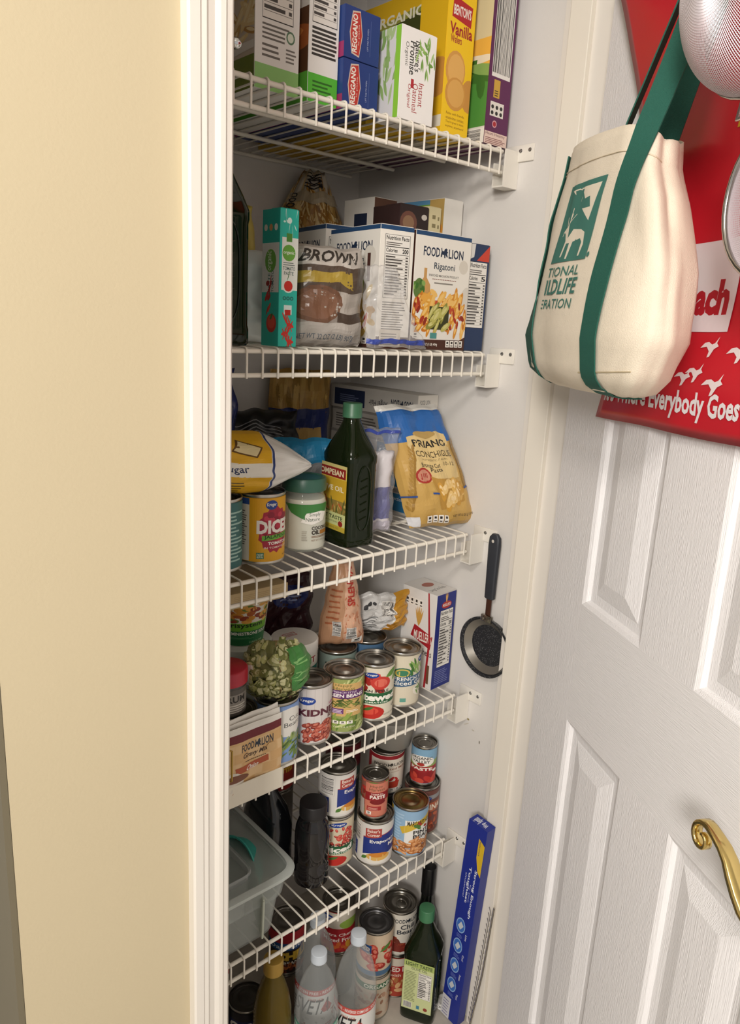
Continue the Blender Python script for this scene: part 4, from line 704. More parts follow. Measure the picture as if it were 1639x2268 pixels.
a = Art('ded6c8').rect(0, .90, 1, 1, '8f2028').poly([(0, .3), (.22, .5), (.22, .9), (0, .9)], 'a8242c'); foodlion(a, .30, .72, .92, .80, '33302c'); a.text('Evaporated Milk', .26, .60, .96, .68, '8a5a44', 0, .01).text('VITAMIN D ADDED', .36, .55, .80, .575, '9a6a54').poly([(.42, .12), (.78, .12), (.82, .30), (.38, .30)], 'b8402e').rect(.48, .12, .60, .26, 'e4ddd2').scatter(.4, .28, .8, .40, 10, .06, .03, ['b8302a', 'd05a44'], 0, 3, 5).icons(.6, .04, .95, .1, 3)
can('white evaporated milk can with a red rim, stacked in the back row', -0.048, 0.124, z + .0832, a, rr, .0976, 'ded6c8', -6)
a = Art('a8302a').rect(0, 0, .4, 1, '2a5a34').text('California', .42, .60, .95, .78, 'e0b83a', 0, .03).text('Farms', .50, .38, .85, .55, 'e0b83a', 0, .03)
can('red and green can at the back of the lowest shelf', -0.255, 0.235, z, None, rr, base='5a5048')
can('red and green can stacked on another at the back of the lowest shelf', -0.255, 0.235, z + .1112, a, rr, base='a8302a')
can('dark red can in the back row beside the evaporated milk stack', -0.118, 0.185, z, None, rr, base='3a4a44')
can('dark red topped can stacked in the back row of the lowest shelf', -0.118, 0.185, z + .1112, Art('5a1a22').rect(0, 0, 1, .3, '3a5a50'), rr, .085, '5a1a22')
t = thing('plastic_container', 'frosted round container resting on the back cans, just under the fourth shelf', 'container', (-0.036, 0.124, z + .1809))
obj('container_body', lathe([(.036, 0), (.040, .004), (.047, .060)], 40), clear('a9a49a', .45, .25), t, 50); obj('lid', lathe([(.048, .058), (.049, .060), (.049, .066), (.0005, .067)], 40), clear('b5b0a6', .4, .25), t, 50)
M_dark = mat('131012', .08, 0, .2, 20, spec=.7)
bottle('cola_bottle', 'dark ribbed plastic bottle with a wide black cap beside the storage bin', ringcirc([(.028, 0), (.0325, .004), (.0335, .02), (.0335, .045), (.0315, .05), (.0335, .055), (.0335, .10), (.032, .118), (.0275, .132), (.0235, .138), (.0235, .150)]), M_dark, (.0262, .144, .170), mat('1a1718', .4), (-0.279, 0.075, z), ridges=30)
bottle('syrup_jug', 'black glossy jug standing behind the ribbed bottle', [sup(.028, .050, 0, 4), sup(.031, .054, .004, 4), sup(.031, .054, .10, 4), sup(.026, .045, .135, 3), sup(.014, .018, .165, 2), sup(.013, .013, .175, 2)], mat('14161a', .12, 0, .2, 10, spec=.6), (.016, .172, .188), mat('1c1c1e', .4), (-0.318, 0.168, z), ridges=18)
# translucent bin with nested containers
t = thing('storage_bin', 'large translucent plastic bin of food containers at the left of the lowest shelf', 'bin', (-0.50, 0.135, z))
MB_ = clear('d3dad6', .80, .22)
def shell(rings, th=.0016):
    inn = [[(p[0] * .985, p[1] * .985, p[2] + th) for p in r] for r in reversed(rings)]
    return loft(rings + inn, cap0=True, cap1=True)
obj('bin_body', shell([sup(.095, .118, 0, 9, 48), sup(.100, .123, .004, 9, 48), sup(.112, .126, .072, 9, 48), sup(.118, .131, .074, 9, 48), sup(.126, .135, .118, 9, 48)]), MB_, t, 40)
obj('rim', shell([sup(.127, .136, .116, 9, 48), sup(.135, .144, .114, 9, 48), sup(.136, .145, .121, 9, 48), sup(.127, .136, .124, 9, 48)], 0), clear('dbe2de', .42, .22), t, 40)
def tub(nm, label, x, y, zz, a, b, h, col, alpha, rot=(0, 0, 0), lidc=None):
    t = thing(nm, label, 'container', (x, y, zz), rot=rot)
    obj('tub_wall', shell([sup(a * .86, b * .86, 0, 6), sup(a * .9, b * .9, .003, 6), sup(a, b, h, 6), sup(a * 1.05, b * 1.05, h, 6), sup(a * 1.05, b * 1.05, h + .004, 6)]), clear(col, alpha, .25), t, 40)
    if lidc: obj('lid', loft([sup(a * 1.02, b * 1.02, h + .0042, 6), sup(a * 1.08, b * 1.08, h + .006, 6), sup(a * 1.08, b * 1.08, h + .011, 6), sup(a, b, h + .012, 6)]), mat(lidc, .4), t, 40)
    return t
tub('food_container', 'clear square tub at the front of the storage bin', -.500, .075, z + .042, .058, .050, .085, 'd0d4d2', .70)
tub('food_container', 'frosted tall tub deeper in the storage bin', -.490, .185, z + .012, .065, .045, .140, 'd0d6d3', .68)
t = thing('teal_bowl', 'round teal plastic bowl standing on edge in the bin', 'bowl', (-.404, .108, z + .073), rot=(0, math.radians(-78), math.radians(8)))
obj('bowl_wall', lathe([(.030, 0), (.048, .004), (.056, .026), (.058, .027), (.058, .030), (.054, .029), (.046, .008), (.0005, .005)], 40), mat('3fa79a', .4, 0, .03), t, 50)
t2 = thing('frosted_lid', 'pale frosted lid standing upright at the front of the bin', 'lid', (-.425, .036, z + .010), rot=(0, math.radians(-4), math.radians(70)))
obj('lid_panel', box(-.036, -.0015, 0, .036, .0015, .085, .0012), mat('c9cfc0', .5, 0, .03), t2, 0); obj('lid_edge', tube([(-.036, 0, .003), (-.036, 0, .082), (.036, 0, .082), (.036, 0, .003)], .0022, 6), mat('c4cabb', .5), t2)
# ------------------------------------------------------------------ floor of the closet
H2 = .1112
can('can of baked beans under the chili bean can at the floor', -0.0416, 0.0595, 0, Art('a8402e').rect(0, .62, 1, .80, 'a8242c').text('BAKED BEANS', .2, .65, 1, .77, 'e8dccc', 0, .03).text('with Bacon', .4, .52, .95, .60, 'e8dccc').scatter(.1, .05, .9, .45, 30, .09, .05, ['c98a5a', 'a8663a', 'd8ab7a'], 0, 3, 3).rect(0, .8, 1, 1, 'd0c6b6'), base='a8402e')
a = Art('d6d0c4').scatter(.0, .1, .6, .42, 26, .08, .04, ['8a3a26', 'a8502e', '6a2a1c'], 0, 3, 3).ell(.55, .18, .3, .12, '7a2a20').text('good', .18, .62, .36, .66, '55504a').text('source of', .16, .57, .40, .61, '55504a').text('fiber', .2, .52, .34, .56, '55504a'); foodlion(a, .42, .80, .98, .90, '2a3038'); a.text('Chili', .56, .64, .86, .76, '2a3038', 0, .02).text('Beans', .50, .52, .90, .63, '2a3038', 0, .02)
can('chili bean can with a pull ring lid, top of its stack on the floor', -0.0416, 0.0595, H2, a, base='d6d0c4', pull=True, off=-4)
can('organic bean can at the floor below the tomato can', -0.1196, 0.0507, 0, Art('c9b8a4').rect(0, .76, 1, .9, '3a6a4a').text('ORGANIC', .4, .78, .98, .88, 'e6e6d8', 0, .03).scatter(.1, .05, 1, .65, 50, .07, .04, ['b89078', '9a6f58', 'd0b098'], 0, 3, 3), base='c9b8a4', off=-10)
can('tomato can with a dull grey lid, top of its stack behind the water bottles', -0.1196, 0.0507, H2, Art('c9b49a').scatter(.3, .15, 1, .7, 20, .12, .08, ['b8332b', 'c84a3a', '9a2620'], 0, 3, 4, 'dc7a66').rect(0, .55, .45, .75, '2a4f8a').text('DICED', .1, .6, .42, .7, 'ece6dc', 0, .03).leaf(.6, .6, .3, .05, .6, '4f7a34').rect(0, 0, 1, .12, '4a6a8a'), base='c9b49a', lid=mat('7d7d80', .4, 1.0, .05))
a = Art('a8242c').rect(0, .6, 1, 1, 'ccc4b4').ell(.75, .70, .22, .12, '8fae4a').text('Extra Cherry', .22, .38, .90, .48, 'efe0d8', 0, .02).text('Mixed Fruit', .22, .26, .84, .36, 'efe0d8', 0, .02).scatter(.1, .0, .9, .2, 20, .1, .05, ['d09a3a', 'c8642e', 'b8332b'], 0, 3, 3); kroger(a, .30, .86, .14, .07)
can('plain can under the mixed fruit can at the back of the floor', -0.143, 0.146, 0, None, base='8a8478')
can('extra cherry mixed fruit can seen through the wires of the lowest shelf', -0.143, 0.146, H2, a, base='a8242c')
can('plain can under the chili can at the back of the floor', -0.262, 0.172, 0, None, base='6a5a4a')
a = Art('2a1d18').rect(0, .72, 1, 1, 'a8242c').rect(.1, .56, .9, .74, '24508a').text('Oakdale', .16, .60, .80, .70, 'dde4ea', 0, .02).text('CHILI', .30, .30, .95, .52, 'd8b23c', 0, .06).text('BEANS', .46, .20, .80, .28, 'e8e0d0', 0, .02).scatter(.2, .0, .9, .2, 26, .08, .04, ['8a3a1e', 'b86a34', '6a2a16'], 0, 3, 3)
can('dark chili can with yellow lettering behind the oil bottle on the floor', -0.262, 0.172, H2, a, base='2a1d18')
a = Art('201c22').rect(0, .40, 1, .82, '1d2350').text('GOYA', .18, .56, .86, .78, 'e8e4dc', 0, .05).text('Pink Beans', .24, .34, .84, .44, 'd8d2c4', 0, .01).text('Habichuelas', .22, .22, .84, .32, 'd8d2c4', 0, .01).scatter(.1, 0, .9, .2, 20, .08, .05, ['8a3a2e', 'a84a3a'], 0, 3, 3)
can('dark can of pink beans at the bottom left of the floor', -0.372, 0.150, 0, a, base='201c22', lid=mat('57534e', .35, 1.0, .05))
carton('cereal_carton', 'white box with a barcode edge at the left jamb on the floor', 'box', -0.490, 0.150, 0, 0.077, 0.10, 0.215, 0, 'd8d4cc', Art('d6d2ca').barcode(.55, .1, .98, .8, False, 18).rect(0, .9, 1, 1, 'a8242c'), None)
# clear water bottles
PB = [(.030, 0), (.039, .004), (.041, .012), (.041, .175), (.0405, .185), (.0385, .205), (.033, .232), (.024, .256), (.0150, .272), (.0135, .278), (.0135, .283), (.0155, .284), (.0155, .286), (.0125, .287), (.0125, .300)]
M_pet = clear('e6eae9', .93, .05); M_water = clear('dfe4e3', .93, .02); M_cap = mat('c6ced6', .4, 0, .03)
def water(label, x, y, art, offs=0.0):
    liq = [[(p[0] * .96, p[1] * .96, p[2] + .001) for p in r] for r in ringcirc(PB[:10])]
    t = bottle('water_bottle', label, ringcirc(PB), M_pet, (.0152, .2865, .305), M_cap, (x, y, 0), ridges=40, group='clear sparkling water bottles', liquid=(liq, M_water))
    f = facing(x, y); art.build('label_print', t, cyl_map(.041, .030, .168, f + offs, PI * 1.1, .0006), du=36)
    return t
def sve(c1, c2, word, band, second):
    a = Art('dcdcd8').rect(0, .90, 1, 1, c1).text(band, .06, .925, .98, .975, 'ecebe6', 0, .015).text(word, .10, .58, .62, .84, '2a2a2c', 0, .01, .1).poly([(.56, .80), (.66, .66), (.62, .60), (.52, .60), (.48, .66)], c1).text(second, .62, .40, .98, .58, c2, 0, .01, .15).text('SINCE 1978', .30, .82, .50, .86, 'b0502e').lines(.02, .1, .10, .8, 12, '6a6a68', .4)
    return a.scatter(.1, .1, .9, .5, 20, .03, .02, [c1, 'c9c9c4', 'b8b8b2'], 0, 3, 3).text('Natural', .2, .3, .7, .42, c2, 0, .01, .2)
water('sparkling water bottle with a green label band, frontmost on the floor', -0.3146, -0.003, sve('3f9a80', '3f8a74', 'SVETA', 'CAFFEINE FREE - PURIFIED - CALORIE & SODIUM FREE', '&'), -.05)
water('sparkling water bottle with a red label band, right of the green banded one', -0.229, -0.0155, sve('c8524a', 'a8482c', 'SVETA', 'GLUTEN FREE - REVERSE OSMOSIS - SODIUM FREE', 'Tang'), .05)
water('sparkling water bottle standing behind the two front bottles', -0.2655, 0.065, sve('b8423c', 'a8482c', 'SVETA', 'GLUTEN FREE - REVERSE OSMOSIS', 'Tang'), .4)
oilr = [(.028, 0), (.034, .004), (.036, .015), (.036, .06), (.032, .08), (.034, .11), (.036, .15), (.035, .19), (.029, .225), (.021, .25), (.0165, .262), (.0165, .280)]
bottle('cooking_oil_bottle', 'yellow cooking oil bottle with a gold cap beside the pink bean can', ringcirc(oilr), tinted('8f7a34', 'b59a4a', .55, .08), (.0185, .272, .300), mat('b08d3e', .35, .2, .05), (-0.386, 0.040, 0), ridges=26, liquid=([[(p[0] * .95, p[1] * .95, p[2] + .001) for p in r] for r in ringcirc(oilr[:9])], tinted('7a6420', 'a88c30', .35, .05)))
a = Art('c8cf98').rect(0, .88, 1, 1, 'a9b96a').text('LIGHT TASTE', .06, .90, .94, .97, '33422a', 0, .02).text('OLIVE OIL', .25, .83, .78, .88, '4a5a34', 0, .01).lines(.06, .18, .44, .80, 20, '7d8458', .4, .2).nutri(.50, .28, .94, .80, '120', 9).barcode(.06, .03, .34, .15).rect(.5, .05, .6, .12, '3f7f9a').ell(.80, .08, .07, .035, '8e3a2a')
olive('big dark olive oil bottle with a pale green label on the closet floor', -0.043, -0.020, 0, 0.034, 0.038, 0.262, 30, a, '3f7550', 'L')
Mw = mat('0f120e', .1, 0, .2, 12, spec=.7)
bottle('vinegar_bottle', 'slender black bottle with a long neck behind the big olive oil bottle', ringcirc([(.024, 0), (.027, .003), (.0275, .01), (.0275, .165), (.025, .185), (.016, .210), (.0135, .222), (.0130, .285)]), Mw, (.0150, .240, .305), mat('0c0c0d', .35), (0.0092, 0.0285, 0), ridges=30, label_art=Art('1c2218').lines(.45, .1, .9, .8, 10, '6a7460', .3), lmap=cyl_map(.0275, .03, .15, facing(.009, .0285), PI))
# foil box leaning by the right jamb
FB = thing('foil_box', 'long blue aluminium foil box leaning in the right front corner', 'box', (-0.012, -0.101, 0.0), rot=(math.radians(3.2), 0, 0))
obj('carton', box(0, 0, 0, .025, .047, .495, .001), mat('1f2f86', .4, 0, .04, 20), FB, 0)
a = Art('1f2f8c').poly([(.82, .80), (1, .78), (1, .93), (.66, .95), (.66, .86)], 'd8b42c').text('NON-STICK', .72, .87, .78, .94, '2a2a5a', -90, .02).text('Strong Enough', .66, .56, .82, .80, 'e2e6f0', -90, .02).text('for your', .54, .63, .62, .72, 'c4cbe4', -90).text('Toughest', .36, .62, .52, .80, 'e2e6f0', -90, .02).text('situations!', .24, .64, .32, .76, 'c4cbe4', -90)
for q, s in enumerate(('Line', 'Cool', 'Freeze', 'Tent')):
    yy = .50 - q * .105; a.ell(.40, yy, .26, .037, '8fb0dc').ell(.40, yy, .22, .031, '3f6fc0').poly([(.25, yy - .008), (.4, yy - .022), (.56, yy + .004), (.40, yy + .020)], 'c9ced4').text(s, .72, yy - .055, .82, yy - .025, 'dfe3ec', -90, .01).lines(.25, yy - .062, .6, yy - .042, 3, '6f7fc0', .4)
a.rect(0, 0, .5, .11, 'd5d3d6').lines(.08, .01, .42, .10, 6, '7a78a0', .3)
a.build('side_print', FB, plane_map((0, .0466, .0004), (0, -.0462, 0), (0, 0, .494)))
Art('1f2f8c').text('Reynolds', .06, .55, .94, .86, 'e6e8f0', 90, .02).text('Wrap', .2, .2, .8, .48, 'e6e8f0', 90, .02).build('end_print', FB, plane_map((0, 0, .4951), (.025, 0, 0), (0, .047, 0)))
# cooling rack and papers
t = thing('cooling_rack', 'chrome wire rack standing on edge between foil box and right jamb', 'rack', (0.004, -0.122, 0), rot=(math.radians(4.5), 0, 0))
MC = mat('b8b4ac', .18, 1.0, 0)
obj('rack_frame', tube([(0, 0, .002), (0, -.006, .16), (0, -.004, .33)], .0019, 8), MC, t)
CW = fin(tube([(.0005, 0, 0), (.0050, .006, .004), (.0090, .0125, .007)], .0010, 6), 60); CW.materials.append(MC)
for q in range(22): obj('cross_wire', CW, None, t, loc=(0, 0, .012 + q * .0140))
for i, (x, y, r, l) in enumerate(((.012, -.066, .5, 'crumpled white receipt on the floor nearest the foil box'), (.020, -.088, -.3, 'white paper slip on the floor against the right jamb'), (.027, -.058, 1.0, 'small white paper scrap on the floor by the right wall'))):
    S = pillow(.034, .05, .002, 200 + i, .003, pw=6, pv=6)
    pouch('paper_slip', l, 'paper', S, mat('d9d6d0', .6, 0, .03), (x, y + .02 * 0, .0055 + .001 * i), lean=-84, rz=math.degrees(r), nu=8, nv=10, group='paper slips on the closet floor', pname='sheet')
# ------------------------------------------------------------------ small frying pan on the right wall
t = thing('frying_pan', 'small speckled black frying pan hanging on the right closet wall', 'pan', (0.0385, -0.0520, 0.843), rot=(0, -PI / 2, 0))
M_pan = mat('24252a', .45, 0, .5, 900)
def speck():
    m = bpy.data.materials.new('pan_speckle'); m.use_nodes = True; nt = m.node_tree; b = nt.nodes['Principled BSDF']; b.inputs['Roughness'].default_value = .4
    tc = nt.nodes.new('ShaderNodeTexCoord'); v = nt.nodes.new('ShaderNodeTexVoronoi'); v.inputs['Scale'].default_value = 420; nt.links.new(tc.outputs['Object'], v.inputs[0])
    r = nt.nodes.new('ShaderNodeValToRGB'); r.color_ramp.elements[0].position = .10; r.color_ramp.elements[0].color = (.5, .5, .5, 1); r.color_ramp.elements[1].position = .22; r.color_ramp.elements[1].color = (.018, .019, .023, 1)
    nt.links.new(v.outputs['Distance'], r.inputs[0]); nt.links.new(r.outputs[0], b.inputs['Base Color']); return m
MS = speck()
obj('pan_body', lathe([(.046, 0), (.052, .002), (.0585, .018), (.060, .0185), (.060, .0200), (.057, .0198), (.050, .0048), (.040, .0042)], 48, cap1=False), MS, t, 50)
obj('cooking_surface', lathe([(.041, .0044), (.0005, .0046)], 40, cap0=False), MS, t, 50)
obj('steel_ring', lathe([(.0540, .0142), (.0410, .0046)], 48, cap0=False, cap1=False), mat('8a857c', .3, .6, .05), t, 50, loc=(0, 0, .0006))
# local: z = out of the wall, x = up
hp = obj('handle_plate', box(.0520, -.013, .0150, .066, .013, .0215, .002), mat('a8a49c', .25, 1.0, .05), t)
for y in (-.007, .007): obj('rivet', lathe([(.0028, 0), (.0024, .0012), (.0005, .0016)], 12), mat('c4c0b8', .25, 1.0, 0), hp, loc=(.058, y, .0215))
obj('handle_shaft', box(.064, -.0055, .0140, .105, .0055, .0180, .001), mat('5a3a2e', .3, .5, .1), t)
g = obj('grip', loft([sup(.0085, .0045, 0, 4, 20), sup(.0105, .0055, .002, 4, 20), sup(.0110, .0058, .04, 4, 20), sup(.0125, .0060, .105, 4, 20), sup(.0115, .0055, .120, 4, 20), sup(.0060, .0040, .127, 3, 20)]), mat('30333a', .5, 0, .05), t, loc=(.098, 0, .0150))
g.rotation_euler = (PI / 2, 0, 0); g.matrix_basis = Matrix(((0, 0, 1, .098), (1, 0, 0, 0), (0, 1, 0, .0150), (0, 0, 0, 1)))
obj('hanging_hole', lathe([(.0026, 0), (.0030, .0004)], 16), mat('cfc9c0', .4), t, loc=(.212, 0, .0212))
# brass strike plate on the left jamb
t = thing('strike_plate', 'brass strike plate edge on the left jamb by the gravy packets', 'plate', (-0.6279, -0.196, 0.879))
obj('plate', box(0, 0, 0, .0016, .024, .066, .0006), mat('a88b48', .28, 1.0, .08), t, 0); obj('lip', tube([(.001, -.001, .012), (.0062, -.004, .014), (.0062, -.004, .054), (.001, -.001, .056)], .0013, 6), mat('a88b48', .28, 1.0, .08), t)
# small scuffs on the right wall
wr_ = bpy.data.objects['wall_right']
Art().ell(.2, .9, .05, .02, '8a7a4a').ell(.35, .55, .04, .018, '9a8a58').ell(.30, .45, .09, .012, 'cfc8ba', .4).ell(.8, .25, .02, .03, '8a8478').ell(.55, .4, .05, .01, 'c4bcae').build('scuff_marks', wr_, plane_map((WX, .012, .60), (0, -.075, 0), (0, 0, .12), .0002))
# ------------------------------------------------------------------ things hanging on the door (door frame: s from hinge, n out of the face, z up)
def droot(name, label, cat, group=None):
    t = thing(name, label, cat, group=group); t.matrix_world = Matrix(((-0.48793, -0.87288, 0, DH.x), (-0.87288, 0.48793, 0, DH.y), (0, 0, 1, 0), (0, 0, 0, 1))); return t
# red plastic shopping bag
t = droot('shopping_bag', 'red plastic shopping bag with white lettering hanging flat on the door', 'bag')
def RB(u, v, k=0.0, side=1):
    s0 = .115 - .075 * max(0, (v - .55) / .45) ** 1.2 + .04 * math.sin(v * PI) * (1 if v < .9 else 1); s = s0 + (.585 - s0) * u
    n = .0135 + .009 * side * min(1, 6 * u, 6 * (1 - u), 5 * v, 5 * (1 - v)) + .004 * nz(u * 5, v * 6, 2.0) + .022 * max(0, v - .62) * max(0, 1 - u * 2.2)
    return (s, max(.003, n) + (k if side > 0 else 0), 1.318 + .58 * v + .012 * (u) + .003 * nz(u * 4, 7.7))
bm = bmesh.new(); G = {}; NU, NV = 36, 44
for sd in (1, -1):
    for i in range(NU + 1):
        for j in range(NV + 1):
            G[sd, i, j] = G[1, i, j] if sd == -1 and (i in (0, NU) or j in (0, NV)) else bm.verts.new(RB(i / NU, j / NV, 0, sd))
    for i in range(NU):
        for j in range(NV):
            q = [G[sd, i, j], G[sd, i + 1, j], G[sd, i + 1, j + 1], G[sd, i, j + 1]]
            for f in ((0, 1, 2), (0, 2, 3)):
                try: bm.faces.new([q[x] for x in f])
                except ValueError: pass
obj('bag_film', bm, mat('c8202f', .32, 0, .06, 6), t, 180)
def rprint(nm, a):
    a.build(nm, t, lambda u, v, k: gm(u, v, 0) + Vector((0, k + .0012, 0)), du=NU, dv=NV, rough=.35)
gm = gridmap(RB, NU, NV, 0.0)
a = Art().text("It's Where Everybody Goes", .030, .030, .640, .092, 'ece8ea', 0, .03); rprint('slogan_print', a)
a = Art().rect(.0, .205, .555, .37, 'e6dfe2').text('Beach', .31, .235, .535, .30, 'b01f2c', 0, .05); rprint('panel_print', a); a = Art()
for (x, y, q) in ((.50, .175, .036), (.455, .125, .036), (.41, .115, .034), (.53, .105, .040), (.60, .165, .036), (.66, .115, .036), (.64, .20, .034), (.35, .16, .034)):
    a.poly([(x + q * dx, y + q * dy * .8) for dx, dy in ((-1, 0), (-.55, .34), (-.1, .40), (.25, .24), (.55, .34), (.95, .75), (.74, .34), (.95, .14), (.5, -.05), (.1, -.55), (-.15, -.6), (0, -.2), (-.3, .10))], 'ece4e4')
rprint('gull_print', a); a = Art()
for q in range(6): a.poly([(.46 + .016 * q, .56), (.475 + .016 * q, .56), (.55 + .02 * q, .74), (.53 + .02 * q, .76)], ('c9a02a', '8a2a20')[q % 2])
rprint('arch_print', a); a = Art()
a.rect(.56, .88, .62, .97, 'e6dcd8').rect(.57, .89, .61, .96, '2a3a6a')
rprint('badge_print', a)
# canvas tote
t = droot('tote_bag', 'cream canvas tote bag with dark green webbing straps hanging on the door', 'bag')
ZT = [(1.366, .237, .085, .095, .030), (1.372, .237, .086, .122, .046), (1.388, .233, .088, .150, .058), (1.43, .240, .090, .170, .062), (1.50, .248, .090, .154, .058), (1.58, .243, .088, .130, .053), (1.62, .236, .087, .114, .049), (1.652, .234, .086, .110, .046)]
SHR = .85
def ring_at(zz):
    for i in range(len(ZT) - 1):
        if ZT[i][0] <= zz <= ZT[i + 1][0]:
            f = (zz - ZT[i][0]) / (ZT[i + 1][0] - ZT[i][0]); return [ZT[i][k] + f * (ZT[i + 1][k] - ZT[i][k]) for k in range(5)]
    return list(ZT[0] if zz < ZT[0][0] else ZT[-1])
EX = 3.2
def tp(th, zz, k=0.0):
    _, sc, nc, A, B = ring_at(zz); x, y = math.cos(th), math.sin(th)
    fold = .010 * math.exp(-((th - .35) / .22) ** 2) * max(0, min(1, (zz - 1.36) / .2)) + .005 * nz(th * 2.6, zz * 9, 1.5) + .002 * nz(th * 7, zz * 16, 4.5)
    fx = math.copysign(abs(x) ** (2 / EX), x); fy = math.copysign(abs(y) ** (2 / EX), y)
    return (sc + (A - fold * 1.3 + k) * fx + SHR * B * fy, nc + (B - fold + k) * fy, zz)
zs = [1.366, 1.369, 1.372, 1.380, 1.388] + [1.388 + (1.652 - 1.388) * q / 26 for q in range(1, 27)]
N = 72
rim = lambda th: .022 * max(0, math.cos(th - .2)) ** 2
def tpr(th, zz, k=0.0):
    q = tp(th, zz, k); return (q[0], q[1], q[2] - rim(th) * max(0, (zz - 1.5) / .152))
outer = [[tpr(2 * PI * j / N, zz) for j in range(N)] for zz in zs]
inner_ = [[tpr(2 * PI * j / N, zz, -.0018) for j in range(N)] for zz in reversed(zs[4:])]
MT = mat('e6dac6', .85, 0, .05, 90, bump=.35, bscale=900)
obj('canvas_body', loft(outer + inner_), MT, t, 180)
def front(s, zz, k=0.0):
    _, sc, nc, A, B = ring_at(zz); q = max(-.999, min(.999, (s - SHR * B * .95 - sc) / A)); th = math.acos(math.copysign(abs(q) ** (EX / 2), q))
    return Vector(tpr(th, zz, k))
MG = mat('1c5a4c', .75, 0, .12, 400, bump=.5, bscale=1200)
def ribbon(nm, pts, w, mt, side=None):
    """pts: centre points; w: half-width vector list"""
    b = bmesh.new(); rings = []
    for p, wv, nv in pts: rings.append([p - wv, p + wv, p + wv + nv * .0016, p - wv + nv * .0016])
    obj(nm, loft(rings, b), mt, t, 30)
nY = Vector((0, 1, 0))
def strap(s_bot, s_top, s_up, n_up, z_up, hw=.0165, rise=True):
    P = []
    for q in range(-3, 34):
        zz = 1.368 + (1.650 - 1.368) * max(0, q) / 33; s = s_bot + (s_top - s_bot) * (max(0, q) / 33) ** 1.1
        c = front(s, zz, .003); a1 = front(s - hw, zz, .003); b1 = front(s + hw, zz, .003); wv = (b1 - a1) * .5
        if q < 0: c = c + Vector((0, .012 * q, -.0015)); wv = Vector((hw, 0, 0))
        nv = Vector((-wv.y, wv.x, 0)).normalized()
        P.append(((a1 + b1) * .5 if q >= 0 else c, wv, nv if q >= 0 else Vector((0, 0, -1))))
    c0 = P[-1][0]; w0 = P[-1][1]
    for q in range(1, 13 if rise else 1):
        f = q / 12; c = c0.lerp(Vector((s_up, n_up, z_up)), f) + Vector((0, -.01 * math.sin(PI * f), 0)); wv = w0.lerp(Vector((.0130, -.0105, 0)), f)
        P.append((c, wv, Vector((-wv.y, wv.x, 0)).normalized()))
    ribbon('webbing_strap', P, hw, MG)
strap(.325, .352, .392, .070, 1.955); strap(.163, .150, 0, 0, 0, rise=False)
# rear handle: two runs rising from the back rim
for s0, s1 in ((.262, .398), (.222, .372)):
    P = []
    for q in range(13):
        f = q / 12; c = Vector((s0, .060 if s0 > .25 else .098, 1.610)).lerp(Vector((s1, .048, 1.955)), f); wv = Vector((.0100, -.0100, 0)) if s0 > .25 else Vector((.013, .009, 0)); P.append((c, wv, Vector((-wv.y, wv.x, 0)).normalized()))
    ribbon('rear_handle', P, .016, MG)
hk = droot('door_hook', 'metal over-door hook carrying the tote straps', 'hook')
obj('hook_bar', tube([(.372, -.036, 2.030), (.372, -.036, 2.0465), (.372, .004, 2.0465), (.372, .004, 1.96), (.372, .030, 1.945), (.372, .060, 1.950), (.372, .075, 1.985)], .0035, 8), mat('b8b8b6', .25, 1.0, 0), hk)
obj('hook_tip', lathe([(.0045, 0), (.0055, .004), (.0030, .008)], 12), mat('d8d6d0', .3), hk, loc=(.372, .075, 1.984))
# wildlife emblem and lettering on the front cloth
G_ = '41766a'
a = Art().rect(.0, .42, .92, 1.0, G_).poly([(.10, .96), (.84, .96), (.74, .70), (.50, .80), (.30, .90)], 'e3d8c4').poly([(.20, .95), (.34, .84), (.50, .80), (.70, .80), (.64, .88), (.52, .87), (.42, .93), (.30, .95)], G_)
a.poly([(.30, .60), (.40, .66), (.62, .645), (.72, .62), (.76, .53), (.72, .45), (.68, .45), (.70, .55), (.64, .58), (.46, .565), (.42, .44), (.38, .44), (.38, .56), (.30, .56), (.26, .46), (.22, .46), (.26, .58), (.20, .64), (.12, .62), (.13, .66), (.26, .70)], 'e3d8c4')
for (x, y, dx, dy) in ((.22, .68, -.04, .08), (.24, .69, .05, .09), (.26, .72, .13, .05), (.26, .74, .02, .08)): a.poly([(x, y), (x + .018, y), (x + dx + .018, y + dy), (x + dx, y + dy)], 'e3d8c4')
a.ell(.96, .45, .03, .018, G_).text('NATIONAL', -.35, .31, .86, .385, G_, 0, .005).text('WILDLIFE', -.30, .17, .90, .29, G_, 0, .02).text('FEDERATION', -.42, .06, .88, .135, G_, 0, .005)
a.build('emblem_print', t, lambda u, v, k: (lambda s, zz: front(s, zz, .0009 + k))(.186 + .100 * u + .024 * v, 1.452 + .150 * v), du=16, dv=20, rough=.8)
obj('hem_seam', tube([Vector(tpr(PI * .12 + PI * .8 * q / 30, 1.624, .0008)) for q in range(31)], .0006, 5), mat('dccfb6', .8), t)
# seam near the bottom of the side
obj('seam', tube([front(.30 + .008 * q, 1.390 + .0006 * q, .0006) for q in range(14)], .0008, 5), mat('b5a688', .8), t)
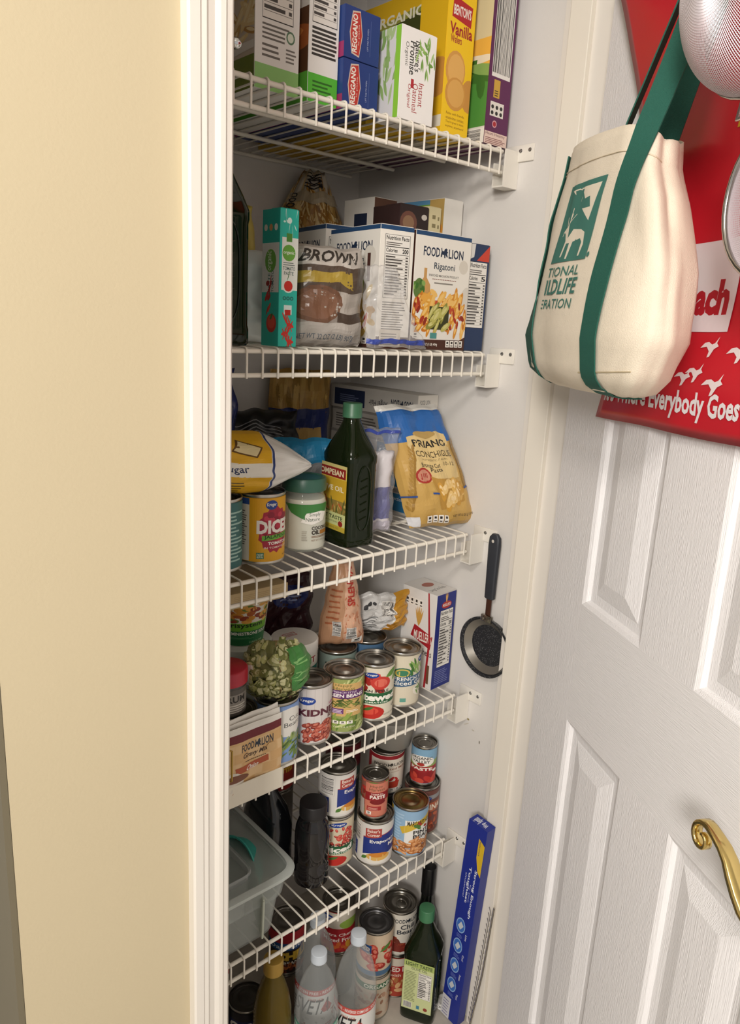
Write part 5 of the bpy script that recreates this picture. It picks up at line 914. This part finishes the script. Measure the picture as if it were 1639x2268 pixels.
# wire mesh strainers
MW = mat('d3cbce', .5, .6, 0); MC2 = mat('b9b6b2', .2, 1.0, 0)
def sieve(label, s, n, zz, r, d, tiltz=0.0):
    t = droot('mesh_strainer', label, 'strainer', 'mesh strainers on the door'); base = t.matrix_world.copy(); t.matrix_world = base @ Matrix.Translation((s, n, zz)) @ Matrix.Rotation(-PI / 2 + tiltz, 4, 'X')
    nr = 64; mb_ = obj('mesh_bowl', lathe([(r * math.cos(q * PI / 2 / nr), d * math.sin(q * PI / 2 / nr)) for q in range(nr - 1)], 200, cap0=False, cap1=False), MW, t, 0)
    mb_['kind'] = 'stuff'; wf_ = mb_.modifiers.new('woven_wire', 'WIREFRAME'); wf_.thickness = .00085; wf_.use_even_offset = False; wf_.use_boundary = True
    obj('rim', tube([(r * math.cos(2 * PI * q / 40), r * math.sin(2 * PI * q / 40), 0) for q in range(41)], .0026, 8), MC2, t, 60)
    obj('handle', tube([(-.006, -r, 0), (-.006, -r - .08, .0), (0, -r - .13, 0), (.006, -r - .08, 0), (.006, -r, 0)], .0022, 8), MC2, t, 60)
    obj('rest_hook', tube([(-.012, r, 0), (-.010, r + .018, .004), (.010, r + .018, .004), (.012, r, 0)], .0020, 8), MC2, t, 60)
    return t
sieve('large fine mesh strainer at the top right, in front of the red bag', .487, .112, 1.726, .090, .058)
sieve('wire rimmed strainer hanging below the large mesh strainer at the right edge', .516, .092, 1.556, .070, -.022)
# brass lever handle
t = droot('lever_handle', 'polished brass lever door handle with a scrolled end', 'handle')
MBr = mat('d9c07e', .16, 1.0, .05, 20)
o = obj('rosette', lathe([(.031, 0), (.031, .003), (.027, .008), (.014, .011), (.011, .013)], 40), MBr, t, 50, loc=(.602, .0, .900), rot=(-PI / 2, 0, 0))
obj('neck', tube([(.602, .010, .900), (.602, .048, .900)], [.011, .010], 20), MBr, t, 60)
P = [(.606, .056, .898), (.596, .057, .904), (.584, .057, .914), (.573, .057, .925), (.563, .056, .935), (.553, .056, .942), (.542, .056, .946)]; Rr = [.010, .0105, .0102, .0095, .0088, .0082, .0076]
cs, cz = .5255, .9325
for q in range(0, 21):
    f = q / 20; ang = PI / 2.6 + f * 3.6 * PI / 1.7; rad = .0165 * (1 - .72 * f); P.append((cs + rad * math.cos(ang), .056 + .004 * f, cz + rad * math.sin(ang) * 1.05 + .0005)); Rr.append(.0072 * (1 - .45 * f))
rings = []
for i, p in enumerate(P):
    p = Vector(p); tg = (Vector(P[min(i + 1, len(P) - 1)]) - Vector(P[max(i - 1, 0)])).normalized(); nn_ = Vector((0, 1, 0)); o_ = tg.cross(nn_).normalized(); w_ = Rr[i] * .95; h_ = max(.0016, Rr[i] * .42)
    rings.append([p + nn_ * (w_ * a_) + o_ * (h_ * b2) for a_, b2 in ((1, .6), (.85, 1), (-.85, 1), (-1, .6), (-1, -.6), (-.85, -1), (.85, -1), (1, -.6))])
obj('lever', loft(rings), MBr, t, 50)
